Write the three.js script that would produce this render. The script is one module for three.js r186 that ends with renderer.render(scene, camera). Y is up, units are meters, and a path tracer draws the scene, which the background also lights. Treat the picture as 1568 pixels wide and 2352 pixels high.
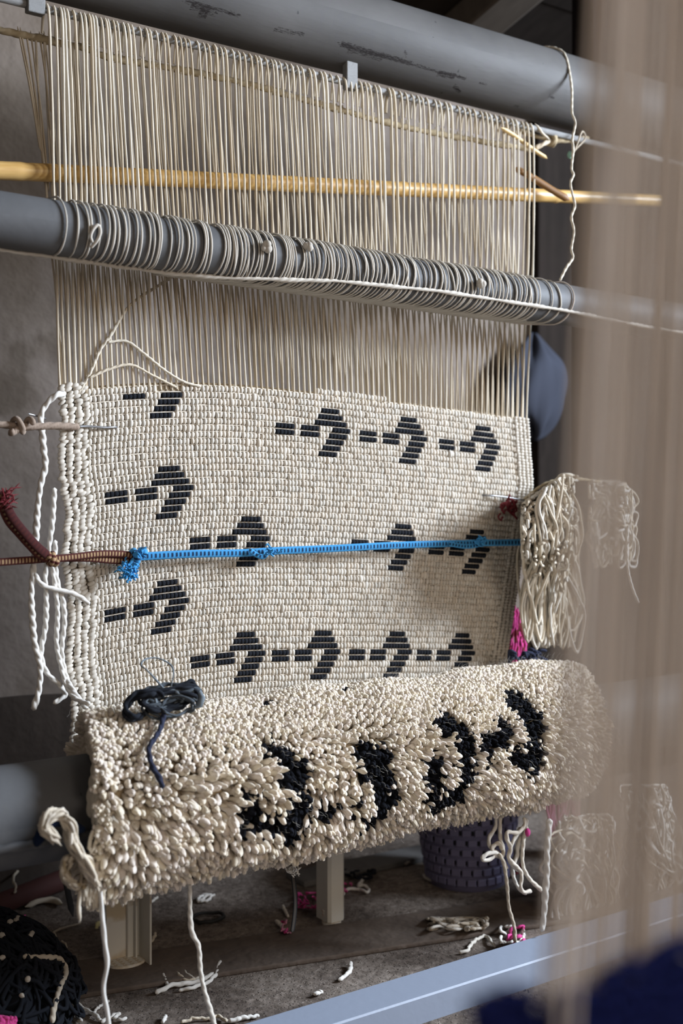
import * as THREE from 'three';
import { mergeGeometries } from 'three/addons/utils/BufferGeometryUtils.js';
import { RoundedBoxGeometry } from 'three/addons/geometries/RoundedBoxGeometry.js';
import { RectAreaLightUniformsLib } from 'three/addons/lights/RectAreaLightUniformsLib.js';

// ------------------------------------------------------------------ camera, sky, light, exposure
const scene = new THREE.Scene();
const FOCAL = 2700, PX0 = 784, PY0 = 1130;                 // focal length and principal point in pixels of the 1568 x 2352 frame
const YAW = THREE.MathUtils.degToRad(35), CS = Math.cos(YAW), SN = Math.sin(YAW);
const CAM = new THREE.Vector3(-1.09, 0.75, 1.556);
const camera = new THREE.PerspectiveCamera(2 * THREE.MathUtils.radToDeg(Math.atan(1176 / FOCAL)), 1568 / 2352, 0.05, 40);
camera.position.copy(CAM);
camera.lookAt(CAM.x + SN, CAM.y, CAM.z - CS);
camera.setViewOffset(1568, 2352, 0, 1176 - PY0, 1568, 2352);
camera.focus = 1.74;
camera.userData.fStop = 2.9;
scene.add(camera);

const renderer = new THREE.WebGLRenderer({ antialias: true });
renderer.toneMapping = THREE.LinearToneMapping;
renderer.toneMappingExposure = 1.5;
renderer.shadowMap.enabled = true;
renderer.shadowMap.type = THREE.PCFSoftShadowMap;
RectAreaLightUniformsLib.init();
scene.background = new THREE.Color(0.55, 0.68, 0.9);      // pale open sky outside the openings

function areaLight(name, at, target, w, h, rgb, intensity) {
  const l = new THREE.RectAreaLight(new THREE.Color().setRGB(...rgb), intensity, w, h);
  l.name = name; l.position.set(...at); l.lookAt(...target); scene.add(l);
  return l;
}
// daylight through the window in the right-hand wall
areaLight('window_daylight', [2.36, 1.90, 1.60], [1.36, 1.90, 1.60], 1.2, 0.75, [0.76, 0.86, 1.0], 86);
// added warm fill light, set in an unseen opening behind the camera
areaLight('front_fill', [-0.2, 1.45, 3.15], [-0.2, 1.45, 2.15], 1.1, 1.2, [1.0, 0.80, 0.58], 3.0);

// ------------------------------------------------------------------ helpers
function rng(seed) { let a = seed >>> 0; return () => { a = (a + 0x6D2B79F5) | 0; let t = Math.imul(a ^ (a >>> 15), 1 | a); t = (t + Math.imul(t ^ (t >>> 7), 61 | t)) ^ t; return ((t ^ (t >>> 14)) >>> 0) / 4294967296; }; }
const R0 = rng(7);
const rr = (a, b, r = R0) => a + (b - a) * r();
const V = (x, y, z) => new THREE.Vector3(x, y, z);
const lerp = (a, b, t) => a + (b - a) * t;
const clamp = (x, a, b) => Math.min(b, Math.max(a, x));
const smooth = (a, b, x) => { const t = clamp((x - a) / (b - a), 0, 1); return t * t * (3 - 2 * t); };
// layout: a pixel of the photograph turned to a point on the loom-parallel plane z, or on a horizontal plane y
function W(px, py, z = 0) { const dx = (px - PX0) / FOCAL, t = (CAM.z - z) / (CS - dx * SN); return V(CAM.x + t * (SN + dx * CS), CAM.y + (PY0 - py) / FOCAL * t, z); }
function FL(px, py, y = 0.004) { const dx = (px - PX0) / FOCAL, t = (CAM.y - y) / ((py - PY0) / FOCAL); return V(CAM.x + t * (SN + dx * CS), y, CAM.z - t * (CS - dx * SN)); }
function onPipe(px, py, cy, cz, R) {                          // pixel -> {x, angle} on a pipe along x
  const dx = (px - PX0) / FOCAL, d = V(SN + dx * CS, (PY0 - py) / FOCAL, -(CS - dx * SN));
  const oy = CAM.y - cy, oz = CAM.z - cz, A = d.y * d.y + d.z * d.z, B = oy * d.y + oz * d.z, C = oy * oy + oz * oz - R * R, q = B * B - A * C;
  const t = (-B - Math.sqrt(Math.max(0, q))) / A;
  return { x: CAM.x + t * d.x, a: Math.atan2(oy + t * d.y, oz + t * d.z) };
}
const used = {};
function numbered(n) { const k = used[n] = (used[n] ?? -1) + 1; return k ? n + '_' + String(k).padStart(3, '0') : n; }
function tag(o, label, category, group, kind) { if (label) o.userData.label = label; if (category) o.userData.category = category; if (group) o.userData.group = group; if (kind) o.userData.kind = kind; return o; }
function thing(name, label, category, group, at) { const g = new THREE.Group(); g.name = numbered(name); if (at) g.position.copy(at); scene.add(g); return tag(g, label, category, group); }
function mesh(name, geo, mat, parent, label) {
  const m = new THREE.Mesh(geo, mat); m.name = parent ? name : numbered(name); m.castShadow = m.receiveShadow = true;
  if (parent) { parent.add(m); m.position.sub(parent.userData.base ?? V(0, 0, 0)); } else scene.add(m);
  if (label) m.userData.label = label;
  return m;
}
function struct(name, geo, mat, parent) { const m = mesh(name, geo, mat, parent); if (!parent) m.userData.kind = 'structure'; return m; }
function inst(name, geo, mat, list, parent, kind = 'stuff') {   // list of {m: Matrix4, c: [r,g,b]}
  const im = new THREE.InstancedMesh(geo, mat, list.length); im.name = parent ? name : numbered(name); im.castShadow = im.receiveShadow = true;
  const c = new THREE.Color();
  list.forEach((e, i) => { im.setMatrixAt(i, e.m); if (e.c) im.setColorAt(i, c.setRGB(...e.c)); });
  (parent ?? scene).add(im); im.userData.kind = kind; return im;
}
const box = (x0, y0, z0, x1, y1, z1, r = 0) => { const w = x1 - x0, h = y1 - y0, d = z1 - z0; const g = r ? new RoundedBoxGeometry(w, h, d, 2, r) : new THREE.BoxGeometry(w, h, d); return g.translate((x0 + x1) / 2, (y0 + y1) / 2, (z0 + z1) / 2); };
function boxUV(g, s = 1) {                                      // uv in metres from the largest face axis
  g = g.index ? g.toNonIndexed() : g; const p = g.attributes.position, uv = [];
  for (let i = 0; i < p.count; i += 3) {
    const a = V().fromBufferAttribute(p, i), b = V().fromBufferAttribute(p, i + 1), c = V().fromBufferAttribute(p, i + 2);
    const n = b.clone().sub(a).cross(c.clone().sub(a)); const ax = Math.abs(n.x) > Math.abs(n.y) ? (Math.abs(n.x) > Math.abs(n.z) ? 0 : 2) : (Math.abs(n.y) > Math.abs(n.z) ? 1 : 2);
    for (const v of [a, b, c]) uv.push(...(ax === 0 ? [v.z * s, v.y * s] : ax === 1 ? [v.x * s, v.z * s] : [v.x * s, v.y * s]));
  }
  g.setAttribute('uv', new THREE.Float32BufferAttribute(uv, 2)); g.computeVertexNormals(); return g;
}
// a yarn, cord or rod swept along points; ply > 0 twists that many strands into its surface
function yarn(pts, r, o = {}) {
  const { ply = 0, pitch = r * 7, depth = 0.26, m = ply ? 12 : 6, slub = 0.08, closed = false, cap = true, flat = 1, flatN = null, rnd = R0, taper = 0, vcol = null } = o;
  const curve = new THREE.CatmullRomCurve3(pts, closed, 'centripetal');
  const L = curve.getLength(); const n = o.n ?? Math.max(4, Math.min(400, Math.ceil(ply ? L / pitch * 7 : L / (r * 3.2))));
  curve.arcLengthDivisions = Math.max(60, n); curve.updateArcLengths();
  const F = curve.computeFrenetFrames(n, closed), P = [], N = [], U = [], I = [], C = [];
  const ph = rnd() * 6.28, s1 = rr(20, 60, rnd), s2 = rr(90, 160, rnd);
  for (let i = 0; i <= n; i++) {
    const t = i / n, c = curve.getPointAt(t), s = t * L; let rad = r * (1 + slub * (Math.sin(s * s1 + ph) + 0.7 * Math.sin(s * s2 + ph * 2)));
    if (taper) rad *= 1 - taper * t;
    if (cap && !closed) { const e = Math.min(s, L - s) / r; if (e < 1) rad *= Math.sqrt(Math.max(0.02, 1 - (1 - e) * (1 - e))); }
    let nn = F.normals[i], bb = F.binormals[i];
    if (flatN) { bb = F.tangents[i].clone().cross(flatN).normalize(); nn = bb.clone().cross(F.tangents[i]).normalize(); }
    for (let j = 0; j <= m; j++) {
      const a = j / m * Math.PI * 2; const k = ply ? rad * (1 - depth + depth * Math.abs(Math.cos((a * ply + s / pitch * Math.PI * 2 * (ply / 2)) / 2)) * 1.2) : rad;
      const x = Math.cos(a) * k * flat, y = Math.sin(a) * k;
      P.push(c.x + nn.x * x + bb.x * y, c.y + nn.y * x + bb.y * y, c.z + nn.z * x + bb.z * y); U.push(j / m, s);
      if (vcol) C.push(...vcol(s, a, L));
    }
  }
  for (let i = 0; i < n; i++) for (let j = 0; j < m; j++) { const a = i * (m + 1) + j, b = a + m + 1; I.push(a, b, a + 1, b, b + 1, a + 1); }
  const g = new THREE.BufferGeometry(); g.setAttribute('position', new THREE.Float32BufferAttribute(P, 3)); g.setAttribute('uv', new THREE.Float32BufferAttribute(U, 2));
  if (vcol) g.setAttribute('color', new THREE.Float32BufferAttribute(C, 3));
  g.setIndex(I); g.computeVertexNormals();
  const q = g.attributes.normal; for (let i = 0; i <= n; i++) { const a = i * (m + 1), b = a + m; for (let k = 0; k < 3; k++) { const v = q.array[a * 3 + k] + q.array[b * 3 + k]; q.array[a * 3 + k] = q.array[b * 3 + k] = v; } const l = Math.hypot(q.getX(a), q.getY(a), q.getZ(a)) || 1; for (const e of [a, b]) q.setXYZ(e, q.getX(e) / l, q.getY(e) / l, q.getZ(e) / l); }
  return g;
}
function wob(pts, k, amp, rnd = R0) {                            // resample a polyline and let it waver
  const c = new THREE.CatmullRomCurve3(pts, false, 'centripetal'), out = [];
  for (let i = 0; i <= k; i++) { const p = c.getPointAt(i / k); if (i && i < k) p.add(V(rr(-amp, amp, rnd), rr(-amp, amp, rnd), rr(-amp, amp, rnd))); out.push(p); }
  return out;
}
// ------------------------------------------------------------------ textures
function lattice(n, seed) { const r = rng(seed), a = new Float32Array(n * n); for (let i = 0; i < a.length; i++) a[i] = r(); return a; }
function noiseTile(seed) {
  const cache = {};
  const one = (x, y, n) => { const L = cache[n] ??= lattice(n, seed + n * 31); x = ((x % 1) + 1) % 1 * n; y = ((y % 1) + 1) % 1 * n; const i = Math.floor(x) % n, j = Math.floor(y) % n, u = x - Math.floor(x), v = y - Math.floor(y), a = u * u * (3 - 2 * u), b = v * v * (3 - 2 * v), i1 = (i + 1) % n, j1 = (j + 1) % n; return lerp(lerp(L[j * n + i], L[j * n + i1], a), lerp(L[j1 * n + i], L[j1 * n + i1], a), b); };
  return (x, y, n, oct = 4) => { let s = 0, w = 1, t = 0; for (let o = 0; o < oct; o++) { s += w * one(x, y, n); t += w; w *= 0.55; n *= 2; } return s / t; };
}
function tex(w, h, fn, srgb, rep) {
  const d = new Uint8Array(w * h * 4);
  for (let j = 0; j < h; j++) for (let i = 0; i < w; i++) { const c = fn((i + 0.5) / w, (j + 0.5) / h, i, j), k = (j * w + i) * 4; if (typeof c === 'number') d[k] = d[k + 1] = d[k + 2] = clamp(c, 0, 1) * 255; else for (let q = 0; q < 3; q++) d[k + q] = clamp(c[q], 0, 1) * 255; d[k + 3] = 255; }
  const t = new THREE.DataTexture(d, w, h, THREE.RGBAFormat); t.magFilter = THREE.LinearFilter; t.minFilter = THREE.LinearFilter; t.wrapS = t.wrapT = THREE.RepeatWrapping; if (srgb) t.colorSpace = THREE.SRGBColorSpace; if (rep) t.repeat.set(...rep); t.needsUpdate = true; return t;
}
const nz = noiseTile(11), nz2 = noiseTile(57);
const mix3 = (a, b, t) => [lerp(a[0], b[0], t), lerp(a[1], b[1], t), lerp(a[2], b[2], t)];
const plasterMap = tex(1024, 1024, (u, v) => { const a = nz(u, v, 4, 6), b = nz2(u, v, 24, 4), c = smooth(0.62, 0.74, nz2(u, v, 9, 5)); let k = mix3([0.41, 0.36, 0.31], [0.50, 0.455, 0.42], smooth(0.3, 0.7, a)); k = mix3(k, [0.33, 0.285, 0.24], c * 0.7); const s = (b - 0.5) * 0.12; return [k[0] + s, k[1] + s, k[2] + s]; }, true, [0.6, 0.6]);
const plasterBump = tex(512, 512, (u, v) => 0.6 * nz(u, v, 8, 6) + 0.4 * nz2(u, v, 64, 3), false, [1.2, 1.2]);
const gr = rng(99), grit = new Float32Array(1024 * 1024); for (let k = 0; k < 9000; k++) { const x = Math.floor(gr() * 1024), y = Math.floor(gr() * 1024), s = gr() < 0.25 ? 3 : 2, v = gr() < 0.55 ? -rr(0.2, 0.75, gr) : rr(0.2, 0.6, gr); for (let i = -s; i <= s; i++) for (let j = -s; j <= s; j++) if (i * i + j * j <= s * s * gr()) grit[((y + j + 1024) % 1024) * 1024 + (x + i + 1024) % 1024] = v; }
const floorMap = tex(1024, 1024, (u, v, i, j) => { const a = nz(u, v, 5, 6), b = nz2(u, v, 80, 3), g = grit[j * 1024 + i]; const k = mix3([0.325, 0.28, 0.245], [0.455, 0.41, 0.37], smooth(0.32, 0.68, a)); const s = (b - 0.5) * 0.22 + g * 0.26; return [k[0] + s, k[1] + s, k[2] + s]; }, true, [1.5, 1.5]);
const floorBump = tex(1024, 1024, (u, v, i, j) => 0.45 + 0.5 * (nz2(u, v, 60, 4) - 0.5) + 0.35 * (nz(u, v, 6, 3) - 0.5) + 0.3 * grit[j * 1024 + i], false, [1.5, 1.5]);
const woolBump = tex(256, 256, (u, v) => 0.5 * nz(u, v, 16, 3) + 0.5 * (0.5 + 0.5 * Math.sin((u * 3 + v * 40 + nz2(u, v, 8, 3) * 1.5) * 6.283)), false, [1, 30]);
const fuzzBump = tex(256, 256, (u, v) => nz2(u, v, 24, 3), false, [2, 2]);
const paintSpeck = (u, v) => { const a = nz(u, v, 6, 5), b = nz2(u, v, 90, 2); return [a, b]; };
const paintMap = tex(1024, 1024, (u, v) => { const [a, b] = paintSpeck(u, v); const k = 0.345 + (a - 0.5) * 0.10 + (b > 0.93 ? -0.1 : 0); return [k, k * 1.0, k * 1.01]; }, true);
const paintBump = tex(512, 512, (u, v) => nz(u, v, 40, 4), false, [2, 2]);
const woodMap = (c0, c1, seed) => { const q = noiseTile(seed); return tex(512, 512, (u, v) => { const g = q(u, v * 0.0 + q(u, v, 3, 2) * 0.25, 40, 3), a = q(u, v, 6, 4); return mix3(c0, c1, clamp(0.6 * g + 0.5 * a - 0.05, 0, 1)); }, true, [1.5, 1.5]); };

// ------------------------------------------------------------------ materials
const std = (o) => new THREE.MeshStandardMaterial({ roughness: 0.9, metalness: 0, ...o });
const dull = (o) => new THREE.MeshPhysicalMaterial({ roughness: 1, specularIntensity: 0.08, ...o });
const wool = (rgb, o = {}) => new THREE.MeshPhysicalMaterial({ color: new THREE.Color().setRGB(...rgb), roughness: 1, bumpMap: woolBump, bumpScale: 0.00014, sheen: 0.35, sheenRoughness: 0.6, sheenColor: new THREE.Color().setRGB(0.9, 0.85, 0.78), specularIntensity: 0.3, ...o });
const M = {
  plaster: std({ map: plasterMap, bumpMap: plasterBump, bumpScale: 0.004, roughness: 0.95 }),
  floor: std({ map: floorMap, bumpMap: floorBump, bumpScale: 0.006, roughness: 0.96 }),
  roofBoard: dull({ map: woodMap([0.12, 0.105, 0.095], [0.19, 0.17, 0.155], 5) }),
  joist: dull({ map: woodMap([0.27, 0.245, 0.22], [0.36, 0.33, 0.30], 6) }),
  addedDark: dull({ map: woodMap([0.13, 0.115, 0.105], [0.20, 0.175, 0.16], 8) }),
  plank: std({ map: woodMap([0.29, 0.245, 0.21], [0.40, 0.345, 0.30], 9), bumpMap: plasterBump, bumpScale: 0.006, roughness: 0.95 }),
  greyPlank: std({ map: woodMap([0.34, 0.33, 0.32], [0.46, 0.45, 0.44], 10), roughness: 0.9 }),
  paint: new THREE.MeshPhysicalMaterial({ map: paintMap, roughness: 0.6, bumpMap: paintBump, bumpScale: 0.0002, specularIntensity: 0.45 }),
  paintSkyTint: std({ color: new THREE.Color().setRGB(0.24, 0.275, 0.345), roughness: 0.55, map: null, bumpMap: paintBump, bumpScale: 0.0003 }),  // grey paint with the blue of the sky light mixed into its colour
  weld: std({ color: 0x8d8c8a, roughness: 0.6, bumpMap: paintBump, bumpScale: 0.001 }),
  steel: std({ color: 0x9a9a9c, roughness: 0.35, metalness: 0.9 }),
  post: dull({ color: 0x1d191a }),
  cream: wool([0.60, 0.535, 0.445]),
  creamA: wool([0.62, 0.575, 0.505]), creamB: wool([0.54, 0.47, 0.37]), creamC: wool([0.59, 0.545, 0.475]),
  white: wool([0.66, 0.63, 0.58]),
  warp: wool([0.60, 0.52, 0.405]), warpB: wool([0.52, 0.435, 0.32]), warpC: wool([0.63, 0.565, 0.46]),
  heddle: wool([0.53, 0.485, 0.42]),
  jute: wool([0.42, 0.34, 0.22]),
  knotInst: wool([1, 1, 1], { bumpMap: null }),
  ground: wool([0.50, 0.43, 0.33], { bumpMap: fuzzBump, bumpScale: 0.001 }),
  backing: wool([0.58, 0.46, 0.30], { bumpMap: fuzzBump, bumpScale: 0.0003 }),
  black: wool([0.014, 0.016, 0.021], { sheen: 0.12, sheenColor: new THREE.Color().setRGB(0.2, 0.22, 0.3) }),
  navyTail: wool([0.026, 0.030, 0.052], { sheen: 0.2, sheenColor: new THREE.Color().setRGB(0.3, 0.32, 0.5) }),
  greyYarn: wool([0.06, 0.07, 0.08], { sheen: 0.15 }), greyLight: wool([0.15, 0.175, 0.195], { sheen: 0.15 }),
  navy: wool([0.008, 0.014, 0.115], { sheen: 0.15, sheenColor: new THREE.Color().setRGB(0.1, 0.15, 0.5) }),
  nearWarp: wool([0.55, 0.475, 0.41]),
  blueTie: wool([0.006, 0.013, 0.036], { sheen: 0.05 }),
  pink: wool([0.62, 0.07, 0.26]), pinkPale: wool([0.6, 0.25, 0.36]), red: wool([0.16, 0.025, 0.03]), yellow: wool([0.75, 0.68, 0.34]), teal: wool([0.25, 0.45, 0.38]),
  brownCord: wool([0.30, 0.23, 0.18]),
  strap: wool([1, 1, 1], { vertexColors: true, bumpMap: null }),
  blueFray: wool([0.05, 0.27, 0.55]),
  bamboo: std({ map: tex(256, 512, (u, v) => { const g = nz(u, v, 30, 2), a = nz2(u, v, 5, 4); return mix3([0.74, 0.565, 0.31], [0.85, 0.71, 0.46], clamp(0.5 * g + 0.6 * a, 0, 1)); }, true, [1, 3]), roughness: 0.42 }),
  bambooDark: std({ color: 0x7a5425, roughness: 0.6 }), skewer: std({ color: 0xd9bb84, roughness: 0.5 }),
  plastic: std({ map: tex(256, 256, (u, v) => { const s = smooth(0.68, 0.78, nz2(u, v, 7, 4)); return mix3([0.80, 0.785, 0.745], [0.55, 0.45, 0.33], s * 0.5); }, true, [4, 4]), roughness: 0.42 }),
  plasticIn: std({ map: tex(256, 256, (u, v) => { const s = smooth(0.5, 0.72, nz2(u, v, 4, 5)); return mix3([0.84, 0.82, 0.78], [0.66, 0.55, 0.38], s * 0.55); }, true, [5, 5]), roughness: 0.5 }),
  basket: std({ color: new THREE.Color().setRGB(0.17, 0.16, 0.26), roughness: 0.45 }),
  basketHole: std({ color: 0x14131b, roughness: 0.9 }),
  redPipe: std({ color: 0x4a2622, roughness: 0.8 }), rubber: std({ color: 0x1a1918, roughness: 0.7 }),
  bag: dull({ color: new THREE.Color().setRGB(0.048, 0.052, 0.068) }), wallBand: std({ map: woodMap([0.20, 0.165, 0.14], [0.29, 0.25, 0.22], 14), bumpMap: plasterBump, bumpScale: 0.004, roughness: 1 }),
};
// the upper beam's paint with its scraped marks
const UB = { y: 1.51, z: -0.03, R: 0.066, x0: -0.95, x1: 1.25 };
const LB = { y: 0.75 - 0.4037, z: 0.12, R: 0.0635 };
const scr = [];                                                    // scrapes: stretches of bare dark metal with ragged edges
function scrape(p0, p1, w, dens, seed) { const a = onPipe(...p0, UB.y, UB.z, UB.R), b = onPipe(...p1, UB.y, UB.z, UB.R); scr.push({ a, b, w, dens, seed }); }
scrape([783, 101], [945, 146], 0.0055, 0.72, 1); scrape([800, 112], [880, 132], 0.008, 0.55, 2); scrape([940, 147], [1070, 181], 0.004, 0.55, 3); scrape([1005, 168], [1045, 176], 0.006, 0.7, 4);
scrape([425, 2], [552, 36], 0.004, 0.62, 5); scrape([438, 12], [500, 30], 0.010, 0.42, 6); scrape([458, 25], [478, 30], 0.012, 0.7, 7); scrape([630, 66], [698, 80], 0.006, 0.35, 8); scrape([1042, 197], [1056, 212], 0.005, 0.6, 9); scrape([928, 118], [934, 128], 0.004, 0.6, 10);
scrape([1180, 242], [1190, 246], 0.004, 0.5, 11); scrape([1260, 220], [1272, 226], 0.004, 0.5, 12); scrape([1100, 190], [1118, 196], 0.003, 0.5, 13);
const beamMap = tex(1024, 2048, (u, v) => {
  const [a0, b0] = paintSpeck((u * 0.42) % 1, (v * 2.2) % 1); let k = 0.325 + (a0 - 0.5) * 0.11 + (b0 > 0.93 ? -0.1 : 0); let c = [k * 1.0, k * 0.975, k * 0.955];
  let ang = -u * Math.PI * 2; if (ang < -Math.PI) ang += Math.PI * 2; const x = lerp(UB.x0, UB.x1, v);
  for (const s of scr) {
    const L = s.b.x - s.a.x, t = (x - s.a.x) / L; if (t < -0.05 || t > 1.05) continue;
    const d = (ang - lerp(s.a.a, s.b.a, t)) * UB.R / s.w; if (Math.abs(d) > 1.4) continue;
    const g = nz2(v * 26 + s.seed * 0.13, u * 30, 24, 3), g2 = nz(v * 6, u * 40 + s.seed * 0.3, 20, 3);
    const q = 0.5 * g + 0.5 * g2 - (1 - s.dens) * 0.34 - 0.22 * d * d - (t < 0 || t > 1 ? 0.2 : 0); if (q > 0.30) c = mix3(c, [0.15, 0.135, 0.13], smooth(0.30, 0.36, q));
  }
  return c;
}, true);
M.beam = new THREE.MeshPhysicalMaterial({ map: beamMap, roughness: 0.62, bumpMap: paintBump, bumpScale: 0.0002, specularIntensity: 0.35 });
const pipeX = (x0, x1, R, seg = 72) => new THREE.CylinderGeometry(R, R, x1 - x0, seg, 1).rotateZ(-Math.PI / 2).translate((x0 + x1) / 2, 0, 0);
function pipeUV(g, R) { const p = g.attributes.uv, q = g.attributes.position; for (let i = 0; i < p.count; i++) p.setXY(i, p.getX(i) * R * 6.283 * 1.2, q.getX(i) * 1.2); return g; }

// ------------------------------------------------------------------ the room
const RX0 = -2.2, RX1 = 2.4, RZ0 = -0.6, RZ1 = 3.2, TH = 0.18, roofY = (z) => 1.80 + 0.246 * (z - RZ0);
struct('floor', boxUV(box(RX0 - TH, -0.12, RZ0 - TH, RX1 + TH, 0, RZ1 + TH)), M.floor);
struct('wall_back', boxUV(box(RX0 - TH, 0, RZ0 - TH, RX1 + TH, 1.80, RZ0)), M.plaster);
{ // thin dark band laid along the foot of the wall, its upper edge uneven
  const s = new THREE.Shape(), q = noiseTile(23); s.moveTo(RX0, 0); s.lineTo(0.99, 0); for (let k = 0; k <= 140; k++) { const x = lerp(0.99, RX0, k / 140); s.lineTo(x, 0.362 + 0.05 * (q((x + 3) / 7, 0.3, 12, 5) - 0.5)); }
  struct('dark_band_1', boxUV(new THREE.ExtrudeGeometry(s, { depth: 0.006, bevelEnabled: false }).translate(0, 0, RZ0)), M.wallBand);
}
struct('wall_left', boxUV(box(RX0 - TH, 0, RZ0, RX0, 2.75, RZ1)), M.plaster);
{ // right wall around the window z 1.0..2.2, y 1.52..2.28
  const g = mergeGeometries([box(RX1, 0, RZ0, RX1 + TH, 1.52, RZ1), box(RX1, 1.52, RZ0, RX1 + TH, 2.75, 1.0), box(RX1, 1.52, 2.2, RX1 + TH, 2.75, RZ1), box(RX1, 2.28, 1.0, RX1 + TH, 2.75, 2.2)].map((b) => boxUV(b)));
  struct('wall_right', g, M.plaster);
  const frame = (x0, x1, y0, y1, z0, z1, n) => { const f = mergeGeometries([box(x0, y0, z0, x1, y0 + 0.04, z1), box(x0, y1 - 0.04, z0, x1, y1, z1), ...(x1 - x0 < z1 - z0 ? [box(x0, y0 + 0.04, z0, x1, y1 - 0.04, z0 + 0.04), box(x0, y0 + 0.04, z1 - 0.04, x1, y1 - 0.04, z1)] : [box(x0, y0 + 0.04, z0, x0 + 0.04, y1 - 0.04, z1), box(x1 - 0.04, y0 + 0.04, z0, x1, y1 - 0.04, z1)])]); struct(n, f, M.joist); };
  frame(RX1 + 0.06, RX1 + 0.12, 1.52, 2.28, 1.0, 2.2, 'window_1'); frame(-0.75, 0.35, 0.85, 2.05, RZ1 + 0.06, RZ1 + 0.12, 'added_window_2');  // second frame rims the added opening of the fill light
  // front wall around the added fill opening x -0.75..0.35, y 0.85..2.05
  const h = mergeGeometries([box(RX0 - TH, 0, RZ1, -0.75, 2.9, RZ1 + TH), box(0.35, 0, RZ1, RX1 + TH, 2.9, RZ1 + TH), box(-0.75, 2.05, RZ1, 0.35, 2.9, RZ1 + TH), box(-0.75, 0, RZ1, 0.35, 0.85, RZ1 + TH)].map((b) => boxUV(b)));
  struct('wall_front', h, M.plaster);
}
{ // sloping roof of dark boards, each its own piece, and the joists under it
  const sl = Math.atan(0.246), roof = thing('ceiling', null, null, null, V(0, 0, 0)); roof.userData.kind = 'structure'; delete roof.userData.label;
  for (let k = 0; k < 16; k++) {
    const z = RZ0 - 0.15 + k * 0.25; const g = boxUV(new THREE.BoxGeometry(RX1 - RX0 + 0.4, 0.025, 0.255).toNonIndexed());
    const b = mesh('roof_board', g, M.roofBoard, roof); b.position.set((RX0 + RX1) / 2, roofY(z) + 0.02 + (k % 2) * 0.003, z); b.rotation.x = -sl;
  }
  const jl = (RZ1 - RZ0 + 0.2) / Math.cos(sl);
  for (const x of [-1.75, -0.94, -0.13, 0.68, 1.49]) {
    const j = mesh('roof_joist', boxUV(new RoundedBoxGeometry(0.10, 0.07, jl, 1, 0.006)), M.joist, roof); j.position.set(x + 0.0, roofY((RZ0 + RZ1) / 2) - 0.028, (RZ0 + RZ1) / 2); j.rotation.x = -sl;
  }
  mesh('roof_covering', boxUV(new THREE.BoxGeometry(RX1 - RX0 + 0.8, 0.04, jl + 0.6).toNonIndexed()), M.roofBoard, roof).position.set((RX0 + RX1) / 2, roofY((RZ0 + RZ1) / 2) + 0.065, (RZ0 + RZ1) / 2);
  roof.children[roof.children.length - 1].rotation.x = -sl;
}
{ // added dark boards standing for the shaded back wall right of the rug
  const d = thing('added_door_1', null, null, null, V(0, 0, 0)); d.userData.kind = 'structure';
  for (let k = 0; k < 6; k++) mesh('added_board', boxUV(box(1.0 + k * 0.16, 0.0, RZ0, 1.0 + k * 0.16 + 0.152, 1.72, RZ0 + 0.03, 0.004)), M.addedDark, d);
}

// ------------------------------------------------------------------ the loom
const loom = thing('loom_frame', 'dark steel upright posts carrying the grey pipes of the big loom', 'loom frame');
mesh('post', boxUV(box(0.69, 0, -0.16, 0.735, 1.89, -0.1, 0.004)), M.post, loom);
mesh('post', boxUV(box(-0.99, 0, -0.16, -0.94, 1.89, -0.1, 0.004)), M.post, loom);

const ub = thing('upper_beam', 'thick grey painted steel pipe with dark scrapes across the top of the loom', 'loom beam');
mesh('pipe', pipeX(UB.x0, UB.x1, UB.R).translate(0, UB.y, UB.z), M.beam, ub);
const RODY = 1.4185, RODZ = -0.012;
mesh('rod', pipeX(-0.95, 1.0, 0.0055, 14).translate(0, RODY, RODZ), M.weld, ub, 'thin grey rod under the pipe');
for (const [px, py] of [[86, 24], [811, 180]]) { const p = W(px, py, 0.0); const w = px < 100 ? 0.0125 : 0.011; mesh('bracket', box(p.x - w, RODY - 0.012, RODZ - 0.004, p.x + w, UB.y - 0.055, RODZ + 0.010, 0.002), M.weld, ub, 'welded grey tab'); }
const ropePts = []; for (let x = -0.75; x <= 0.5; x += 0.03) ropePts.push(V(x, RODY - 0.028 - 0.006 * Math.sin(x * 9) - (x < -0.4 ? -0.004 : 0.004), -0.045 + rr(-0.002, 0.002)));
tag(mesh('lashing_cord', yarn(ropePts, 0.0055, { ply: 3, pitch: 0.03, m: 12, slub: 0.12 }), M.jute), 'thick brown twisted cord running just under the thin rod of the upper beam', 'cord');

const HB = { y: 0.75 + 0.335, z: 0.10, R: 0.0352 }, HBy = (x) => HB.y + lerp(0.008, -0.0095, clamp((x + 0.55) / 1.0, -0.3, 1.6));
const heddle = thing('heddle_bar', 'grey steel heddle pipe wrapped in rows of cream string loops', 'heddle bar');
{
  const x0 = -0.95, x1 = 1.02, g = pipeUV(pipeX(x0, x1, HB.R), HB.R), p = g.attributes.position;
  for (let i = 0; i < p.count; i++) p.setY(i, p.getY(i) + HBy(p.getX(i))); for (let i = 0; i < p.count; i++) p.setZ(i, p.getZ(i) + HB.z);
  mesh('pipe', g, M.paint, heddle);
}
const hp = (x, a, e = 0.002) => V(x, HBy(x) + (HB.R + e) * Math.sin(a), HB.z + (HB.R + e) * Math.cos(a));
const D2R = Math.PI / 180;
const cordAng = (px) => { const k = [[0, -98], [400, -97], [500, -80], [600, -61], [768, -38], [1000, -26], [1290, -27], [1500, -40]]; for (let i = 1; i < k.length; i++) if (px <= k[i][0]) return lerp(k[i - 1][1], k[i][1], (px - k[i - 1][0]) / (k[i][0] - k[i - 1][0])) * D2R; return -40 * D2R; };
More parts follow.
